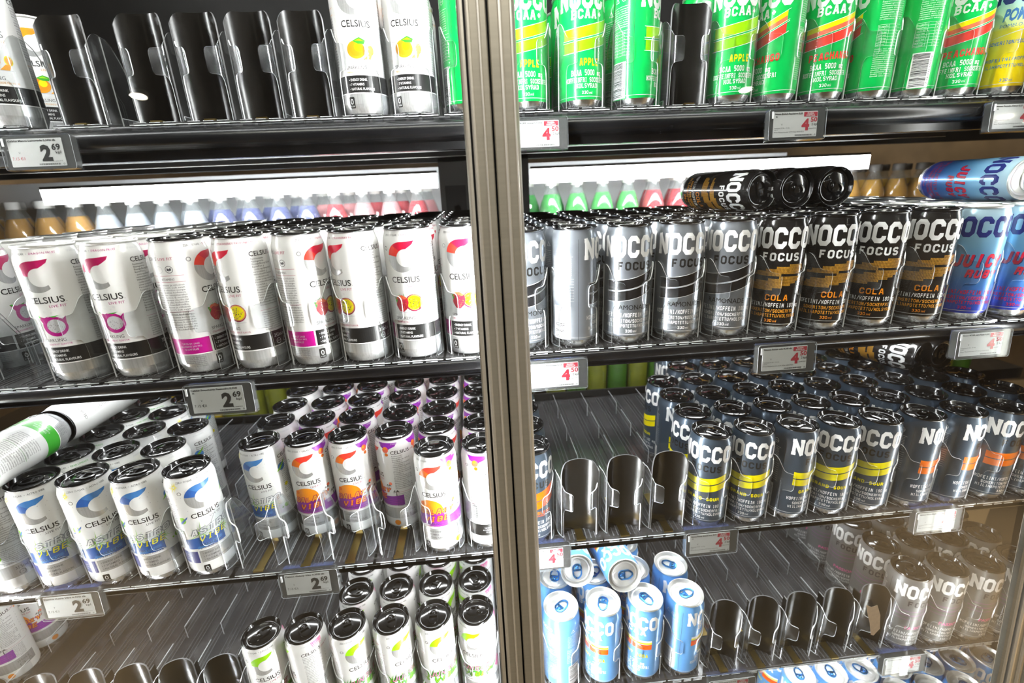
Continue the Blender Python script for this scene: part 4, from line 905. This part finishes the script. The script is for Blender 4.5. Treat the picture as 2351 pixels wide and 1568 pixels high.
RR2 = [('ramonade', .057, 22, 'grey can cut by the right side of the door post, second shelf', 'the post-side grey can'),
 ('ramonade', .1218, 88, 'grey can with white barcode, second shelf', 'the barcode grey can'),
 ('ramonade', .1891, -6, 'grey can left of two similar facing out, right of the barcode can', 'the grey can after the barcode'),
 ('ramonade', .2549, -4, 'grey can fourth from the door post, second shelf', 'the fourth grey can'),
 ('ramonade', .3212, -31, 'grey can next to the black cola cans', 'the grey can next to black'),
 ('cola', .3865, -35, 'black cola can nearest the grey cans', 'the first black can'),
 ('cola', .4525, -20, 'black cola can second from the grey cans', 'the second black can'),
 ('cola', .5196, -44, 'black cola can third from the grey cans', 'the third black can'),
 ('cola', .5885, -33, 'black cola can next to the blue cans', 'the black can next to blue'),
 ('ruby', .655, -36, 'blue can with red lettering beside the black cola cans', 'the first blue can'),
 ('ruby', .722, -32, 'blue can with red lettering at the right picture edge', 'the edge blue can'),
 ('ruby', .789, -20, 'blue can beyond the picture edge, second shelf', 'the outer blue can')]
for key, x, a, lb, sh in RR2:
    lane(x, Y2, Z2, 'clear tray under ' + sh); queue(key, x, Y2, Z2, a, 7, lb, sh)
for i, (x, a) in enumerate(((.372, 70), (.440, 20), (.507, -40))):
    add_can('cola', x, .236, Z2 + H2 + .0287, 0, 'black can lying on its side on top of the cans, ' + ('left one', 'middle one', 'right one')[i] + ' of three', rot=(PI / 2, math.radians(a), math.radians((14, 6, 2)[i])))
add_can('ruby', .745, .175, Z2 + H2 + .0290, 0, 'blue can lying sideways on the cans at right, lower end showing', rot=(math.radians(60), math.radians(90), math.radians(-35)))
add_can('ruby', .768, .087, Z2 + H2 + .0290, 0, 'second blue can lying sideways, cut by the right picture edge', rot=(math.radians(40), math.radians(90), math.radians(-35)))
# middle shelf
L3 = [('astro', -.643, -41, 'white can at the left picture edge, middle shelf, volume text showing', 'the left edge can', 5, 'astro'),
 ('astro', -.5798, 25, 'star-burst can leftmost of the four, middle shelf', 'the leftmost star-burst can', 5, 'pear'),
 ('astro', -.5194, 46, 'star-burst can second of the four, full emblem showing', 'the second star-burst can', 5, 'astro'),
 ('astro', -.4558, 21, 'star-burst can third of the four, bronze-reflecting lid', 'the third star-burst can', 3, 'astro'),
 ('astro', -.3917, 47, 'star-burst can rightmost of the four, next to the empty lane', 'the rightmost star-burst can', 1, 'astro')]
for key, x, a, lb, sh, n, qk in L3:
    lane(x, Y3, Z3, 'clear tray under ' + sh); queue(key, x, Y3, Z3, a, n, lb, sh, qkey=qk)
for key, x, a, lb, sh in (('astro', -.3225, -3, 'star-burst can standing back from its guard, beside the purple ones', 'the set-back star-burst can'),
 ('galaxy', -.2601, 7, 'orange and purple can, first of three set back', 'the first set-back purple can'),
 ('galaxy', -.2002, 6, 'orange and purple can, middle one set back', 'the middle set-back purple can'),
 ('galaxy', -.1343, -72, 'purple-topped white can showing its nutrition text', 'the nutrition-side can')):
    lane(x, Y3, Z3, 'clear tray with brass strip before ' + sh, spring=True); queue(key, x, .053, Z3, a, 5, lb, sh)
queue('galaxy', -.0729, Y3, Z3, -8, 6, 'orange and purple can standing fully forward, left of the post', 'the forward purple can'); lane(-.0729, Y3, Z3, 'clear tray under the forward purple can')
queue('galaxy', -.009, Y3, Z3, 95, 6, 'white can half behind the door post, middle shelf', 'the post-side purple can'); lane(-.009, Y3, Z3, 'clear tray under the post-side purple can')
queue('solar', .058, Y3, Z3, -2, 5, 'slate can with orange bands right of the door post', 'the orange-banded post can'); lane(.058, Y3, Z3, 'clear tray under the orange-banded post can')
for x, nm in ((.123, 'nearest the door post'), (.187, 'in the middle of three'), (.251, 'next to the yellow-banded cans')):
    lane(x, Y3, Z3, 'empty clear tray with black pusher, middle shelf, ' + nm, paddle=-.004)
for key, x, a, n, lb, sh in (('sour', .3153, -40, 4, 'slate can with yellow bands, first beside the empty trays', 'the first yellow-banded can'),
 ('sour', .3777, -34, 6, 'slate can with yellow bands, second from the empty trays', 'the second yellow-banded can'),
 ('sour', .4415, 36, 6, 'slate can turned so only part of its yellow bands shows', 'the turned yellow-banded can'),
 ('sour', .5047, -38, 6, 'slate can with yellow bands, right of the turned one', 'the fourth yellow-banded can'),
 ('sour', .5678, -51, 6, 'slate can with yellow bands, last before the orange-banded ones', 'the last yellow-banded can'),
 ('blackorange', .6334, 36, 6, 'dark can with narrow orange bands at its right edge, barcode at left', 'the first orange-banded can'),
 ('blackorange', .697, 42, 6, 'dark can with orange bands almost turned away', 'the second orange-banded can'),
 ('blackorange', .761, 2, 6, 'dark can with broad orange bands near the right edge', 'the broad orange-banded can'),
 ('blackorange', .825, -20, 5, 'dark orange-banded can cut by the right picture edge', 'the edge orange-banded can')):
    lane(x, Y3, Z3, 'clear tray under ' + sh); queue(key, x, Y3, Z3, a, n, lb, sh)
add_can('cola', .704, .265, Z3 + H2 + .0287, 0, 'dark can lying on the middle shelf cans, orange mark near its rim', rot=(PI / 2, math.radians(80), math.radians(20)))
add_can('cola', .770, .275, Z3 + H2 + .0287, 0, 'dark can lying on its side, right of the one with the orange mark', rot=(PI / 2, 0, math.radians(10)))
add_can('pear', -.612, .081, Z3 + H1 + .0280, 0, 'white can with green band lying on the star-burst cans at left', rot=lay(0, 90, 215))
add_can('pear', -.612, .240, Z3 + H1 + .0280, 0, 'white can lying behind the green-banded one', rot=(PI / 2, math.radians(120), 0))
# fourth shelf
for x, nm in ((-.411, 'beside the pink-lettered cans'), (-.474, 'second from the pink-lettered cans'), (-.537, 'third from the pink-lettered cans'), (-.600, 'fourth from the pink-lettered cans')):
    lane(x, Y4, Z4, 'empty clear tray with black pusher, low on the left, ' + nm, paddle=.002)
queue('galaxy', -.835, .10, Z4, -30, 2, 'white can with palm tree at the lower left corner', 'the palm tree can'); lane(-.835, Y4, Z4, 'clear tray under the palm tree can')
for x, nm in ((-.664, 'fifth from the pink-lettered cans'), (-.728, 'cut by the lower left corner')): lane(x, Y4, Z4, 'empty clear tray with black pusher, low on the left, ' + nm, paddle=.002)
for x, a, n, lb, sh in ((-.3493, 16, 1, 'pink-lettered can, leftmost of six on the fourth shelf', 'a'), (-.2887, -62, 1, 'pink-topped can showing its nutrition text, fourth shelf', 'b'),
 (-.2262, 37, 4, 'pink-lettered can, third from left on the fourth shelf', 'the third pink-lettered can'), (-.162, 41, 4, 'pink-lettered can, fourth from left on the fourth shelf', 'the fourth pink-lettered can'),
 (-.0992, 25, 4, 'pink-lettered can, fifth from left, second before the post', 'the fifth pink-lettered can'), (-.0355, -18, 4, 'pink-lettered can with the darkest lid, next to the door post', 'the dark-lidded pink-lettered can')):
    lane(x, Y4, Z4, 'clear tray on the fourth shelf holding ' + ('the leftmost pink-lettered can' if sh == 'a' else 'the nutrition-side pink-topped can' if sh == 'b' else sh)); queue('jungle', x, Y4, Z4, a, n, lb, sh)
for x, a, n, lb, sh in ((.0948, 170, 2, 'light blue can showing its barcode, next to the door post', 'the barcode light blue can'), (.161, -57, 2, 'light blue can with orange blocks, second from the post', 'the second light blue can'),
 (.2279, -54, 3, 'light blue can with orange blocks, third from the post', 'the third light blue can'), (.2927, 62, 2, 'light blue can mostly turned away, next to the empty trays', 'the turned light blue can')):
    lane(x, Y4, Z4, 'clear tray under ' + sh); queue('soda', x, Y4, Z4, a, n, lb, sh)
add_can('soda', .1287, .162, -.1427, 0, 'light blue can tipped over on others, lid toward the glass, nearer the post', rot=lay(0, 75, 170), tabang=10)
add_can('soda', .1950, .143, -.1427, 0, 'light blue can tipped over on others, lid toward the glass, farther from the post', rot=lay(2, 75, 190), tabang=80)
for x, nm in ((.356, 'beside the light blue cans'), (.419, 'second after the light blue cans'), (.482, 'third after the light blue cans'), (.545, 'fourth after the light blue cans'), (.608, 'beside the ash grey cans')):
    lane(x, Y4, Z4, 'empty clear tray with black pusher, low on the right, ' + nm, paddle=.002)
for x, a, lb, sh in ((.6704, 0, 'ash grey can leftmost, beside the empty trays', 'the leftmost ash grey can'), (.7333, -4, 'ash grey can second from the empty trays', 'the second ash grey can'), (.796, 8, 'ash grey can third, near the right door frame', 'the third ash grey can'), (.860, 0, 'ash grey can behind the right door frame', 'the framed ash grey can')):
    lane(x, Y4, Z4, 'clear tray under ' + sh); queue('passion', x, Y4, Z4, a, 5, lb, sh)
# lowest shelf
LOW_BACK = ((.561, .0344), (.6223, .0323), (.6822, .0304), (.7470, .0295), (.8133, .0288), (.8750, .0275), (.937, .0249)); LOW_FRONT = ((.7180 - .061, -.0165), (.7180, -.0173), (.7800, -.0182), (.8420, -.0190))
for i, (x, y) in enumerate(LOW_BACK):
    queue('soda', x, y, Z5, -30, 2, 'bright-lidded light blue can on the lowest shelf, %s from left' % ORD[i].replace('front', 'first'), 'the %s bright-lidded can' % ORD[i].replace('front', 'first'))
for i, (x, y) in enumerate(LOW_FRONT):
    add_can('soda', x, y, Z5, -30, 'light blue can standing foremost on the lowest shelf, %s from left' % ORD[i].replace('front', 'first'))

# ------------------------------------------------------------------ far side: shelves with bottles and packs
def bottle_meshes(liq, capm):
    mb = MB(); mb.lathe([(.024, 0), (.031, .004), (.032, .012), (.032, .150), (.030, .165), (.022, .190), (.0150, .208), (.0125, .216), (.0125, .222)], 28, 'pet_plastic', True, False); body_ = mb.mesh('bottle_wall', 50)
    mb = MB(); mb.lathe([(.022, .002), (.0295, .006), (.0305, .014), (.0305, .150), (.0290, .165), (.0215, .190), (.0170, .198)], 24, liq, True, True); li = mb.mesh('drink', 50)
    mb = MB(); mb.lathe([(.0150, .220), (.0155, .222), (.0155, .236), (.0140, .238)], 24, capm, True, True); ca = mb.mesh('cap', 50)
    return body_, li, ca
mat('drink_red', (.55, .02, .04), .15, coat=.5); mat('drink_pink', (.75, .30, .33), .15, coat=.5); mat('drink_green', (.03, .45, .06), .15, coat=.5); mat('drink_amber', (.75, .38, .06), .15, coat=.5)
mat('drink_clear', (.55, .58, .66), .15, coat=.5); mat('drink_blue', (.10, .12, .32), .15, coat=.5); mat('drink_orange', (.85, .42, .02), .15, coat=.5)
mat('far_white', (.75, .76, .78), .5, noise=.1, nscale=8); mat('cap_white', (.75, .75, .72), .4); mat('cap_grey', (.20, .19, .18), .4); mat('label_cream', (.70, .66, .62), .5)
mat('carton_yellowgreen', (.20, .22, .01), .5, noise=.5, nscale=30); mat('carton_green', (.05, .16, .01), .5, noise=.5, nscale=30); mat('carton_orange', (.75, .22, .02), .5, noise=.4, nscale=25); mat('carton_yellow', (.80, .55, .03), .5, noise=.4, nscale=25)
fs = thing('far_shelf', 'dark shelf on the far side of the cooler, level with the bottles', 'shelf', (0, .66, .262))
m = MB(); m.box(-1.5, 1.7, 0, .42, -.012, 0, 'shelf_steel'); link('shelf_deck', m.mesh('far_deck'), fs)
fs = thing('far_shelf', 'dark shelf on the far side of the cooler, seen in the lower gap', 'shelf', (0, .66, -.125))
m = MB(); m.box(-1.5, 1.7, 0, .42, -.035, 0, 'rail_black'); link('shelf_deck', m.mesh('far_deck_low'), fs)
fs = thing('far_shelf', 'dark shelf on the far side of the cooler, lowest one seen', 'shelf', (0, .66, -.33))
m = MB(); m.box(-1.5, 1.7, 0, .42, -.035, 0, 'rail_black'); link('shelf_deck', m.mesh('far_deck_lowest'), fs)
fp = thing('far_shelf', 'pale lit back panel behind the far bottles', 'panel', (0, .96, .262)); m = MB(); m.box(-1.5, 1.02, 0, .01, 0, .29, 'far_white'); link('back_board', m.mesh('back_board'), fp)
_bt = {}
_cnt = {}
NTH = ['first', 'second', 'third', 'fourth', 'fifth', 'sixth', 'seventh', 'eighth', 'ninth', 'tenth', 'eleventh', 'twelfth', 'thirteenth', 'fourteenth', 'fifteenth', 'sixteenth', 'seventeenth', 'eighteenth', 'nineteenth', 'twentieth']
def nth(key): _cnt[key] = _cnt.get(key, 0) + 1; return NTH[min(19, _cnt[key] - 1)]
def bottle(x, y, z, liq, capm, label, group, s=1.):
    label = '%s from left, %s row, %s' % (nth((label, round(y, 2))), 'front' if y < .77 else 'back', label)
    k = (liq, capm)
    if k not in _bt:
        a, b_, c = bottle_meshes(liq, capm); r = thing('drink_bottle', label, 'bottle'); link('bottle_wall', a, r); link('drink', b_, r); link('cap', c, r); _bt[k] = r
    else: r = copy_tree(_bt[k])
    r.location = (x, y, z); r.scale = (s,) * 3; r['group'] = group; r['label'] = label
for row in range(2):
    x = -1.42 + .02 * row
    while x < 1.66:
        if not (-.11 < x < .145):
            if x < -.98: q = ('drink_amber', 'cap_white', 'amber bottle on the far shelf at the left end', 'amber bottles on the far shelf')
            elif x < -.70: q = ('drink_clear', 'cap_white', 'pale clear bottle on the far shelf', 'clear bottles on the far shelf')
            elif x < -.42: q = ('drink_blue', 'cap_white', 'dark blue bottle on the far shelf', 'blue bottles on the far shelf')
            elif x < 0: q = ('drink_red' if int(x * 50) % 2 else 'drink_pink', 'cap_white', 'red bottle left of the dark upright' if int(x * 50) % 2 else 'pink bottle left of the dark upright', 'red bottles left of the upright' if int(x * 50) % 2 else 'pink bottles left of the upright')
            elif x < .44: q = ('drink_green', 'cap_white', 'green bottle right of the dark upright', 'green bottles on the far shelf')
            elif x < .70: q = ('drink_red', 'cap_white', 'red bottle behind the lying black cans', 'red bottles behind the lying black cans')
            else: q = ('drink_orange', 'cap_grey', 'orange bottle with grey cap at right', 'orange bottles on the far shelf')
            bottle(x, .735 + .075 * row, .262, q[0], q[1], q[2], q[3])
        x += .071
cart = {}
def carton(x, y, z, m_, label, group, w_=.062, h=.085, d=.06):
    k = (m_, h)
    if k not in cart:
        mb = MB(); mb.lathe([(.026, 0), (.0285, .006), (.0285, h - .014), (.0245, h - .003), (.0250, h), (.0235, h - .004), (.001, h - .004)], 28, [m_, m_, m_, 'bare_aluminium', 'bare_aluminium', 'bare_aluminium'], True, False); cart[k] = mb.mesh('far_can_' + m_, 40)
    o = link('far_can', cart[k], None, (x, y, z)); tag(o, label, 'can', group)
for i in range(44):
    x = -1.15 + .062 * i
    if -.12 < x < .2: continue
    q = ('carton_yellow', 'yellow') if x < -.75 else ('carton_yellowgreen', 'yellow-green') if x < 0 else ('carton_green', 'green') if i % 2 else ('carton_yellowgreen', 'yellow-green')
    side = 'left' if x < 0 else 'right'
    carton(x, .70, -.125, q[0], '%s can on the far shelf, %s gap, %s from left' % (q[1], side, nth(('a', q[1], side))), '%s cans on the far shelf, %s' % (q[1], side), h=.115)
    q = ('carton_yellow', 'yellow') if x < -.9 else ('carton_orange', 'orange') if (x < .42) else ('carton_yellow', 'yellow')
    carton(x, .70, -.33, q[0], '%s can on the lowest far shelf, %s gap, %s from left' % (q[1], side, nth(('b', q[1], side))), '%s cans on the lowest far shelf, %s' % (q[1], side), h=.165)

# ------------------------------------------------------------------ small marks on the glass
m = MB(); pts = [(-.012, .024), (-.004, .020), (.004, .022), (.010, .006), (.012, -.016), (.004, -.026), (.000, -.024), (-.004, -.004), (-.008, .008)]
plate(m, pts, -.0002, .0002, 'torn_paper')
o = link('torn_sticker', m.mesh('torn_sticker'), None, (.4995, gy(-.092) - .0052, -.092), (TILT, 0, 0)); tag(o, 'torn beige scrap of sticker on the lower right glass', 'sticker')

# ------------------------------------------------------------------ the store round the cooler (seen in the glass)
def struct(name, x0, x1, y0, y1, z0, z1, m_):
    q = MB(); q.box(x0, x1, y0, y1, z0, z1, m_); o = link(name, q.mesh(name)); o['kind'] = 'structure'; return o
struct('floor', -6, 6, -5, 4, -1.22, -1.2, 'floor_tile')
struct('ceiling', -6, 6, -5, 4, 1.9, 1.95, 'store_ceiling')
struct('wall_front', -6, 6, -4.05, -4, -1.2, 1.9, 'store_wall')
struct('wall_back', -6, 6, 2.6, 2.65, -1.2, 1.9, 'store_wall')
struct('wall_left', -6.05, -6, -5, 4, -1.2, 1.9, 'store_wall')
struct('wall_right', 6, 6.05, -5, 4, -1.2, 1.9, 'store_wall')
for i, (x, y, z, p, cone) in enumerate(((-2.6, -1.5, 1.87, 380, 46), (2.9, -1.3, 1.87, 560, 48), (4.66, -3.2, 1.56, 40, 110), (4.70, -3.2, 1.17, 20, 110), (-2.2, -3.0, 1.87, 40, 120), (2.2, -3.2, 1.87, 40, 120), (3.2, 1.6, 1.87, 60, 120), (-3.2, 1.6, 1.87, 60, 120))):  # first two spots added to pool warm light on the mirrored floor
    r = thing('ceiling_lamp', 'round warm shop lamp behind the shopper, %s, %s' % ('left side' if x < 0 else 'right side', ('added floor-pool spot near the cooler', 'added floor-pool spot, second near one', 'hanging, upper of two', 'hanging, lower of two', 'farther back', 'back corner', 'beyond the cooler', 'beyond the cooler')[i]), 'lamp', (x, y, z), group='shop ceiling lamps')
    q = MB(); q.lathe([(.05, 0), (.055, .002), (.055, .03)], 24, 'alu_dark', True, True); link('lamp_housing', q.mesh('lamp_housing'), r)
    q = MB(); q.lathe([(.04, -.004), (.045, -.001)], 24, 'shop_lamp', True, True); link('lamp_glass', q.mesh('lamp_glass'), r)
    l = bpy.data.lights.new('shop_light', 'SPOT'); l.energy = p; l.spot_size = math.radians(cone); l.spot_blend = .6; l.shadow_soft_size = .04; l.color = (1, .86, .66)
    o = bpy.data.objects.new('shop_light', l); col.objects.link(o); o.location = (x, y, z - .02)
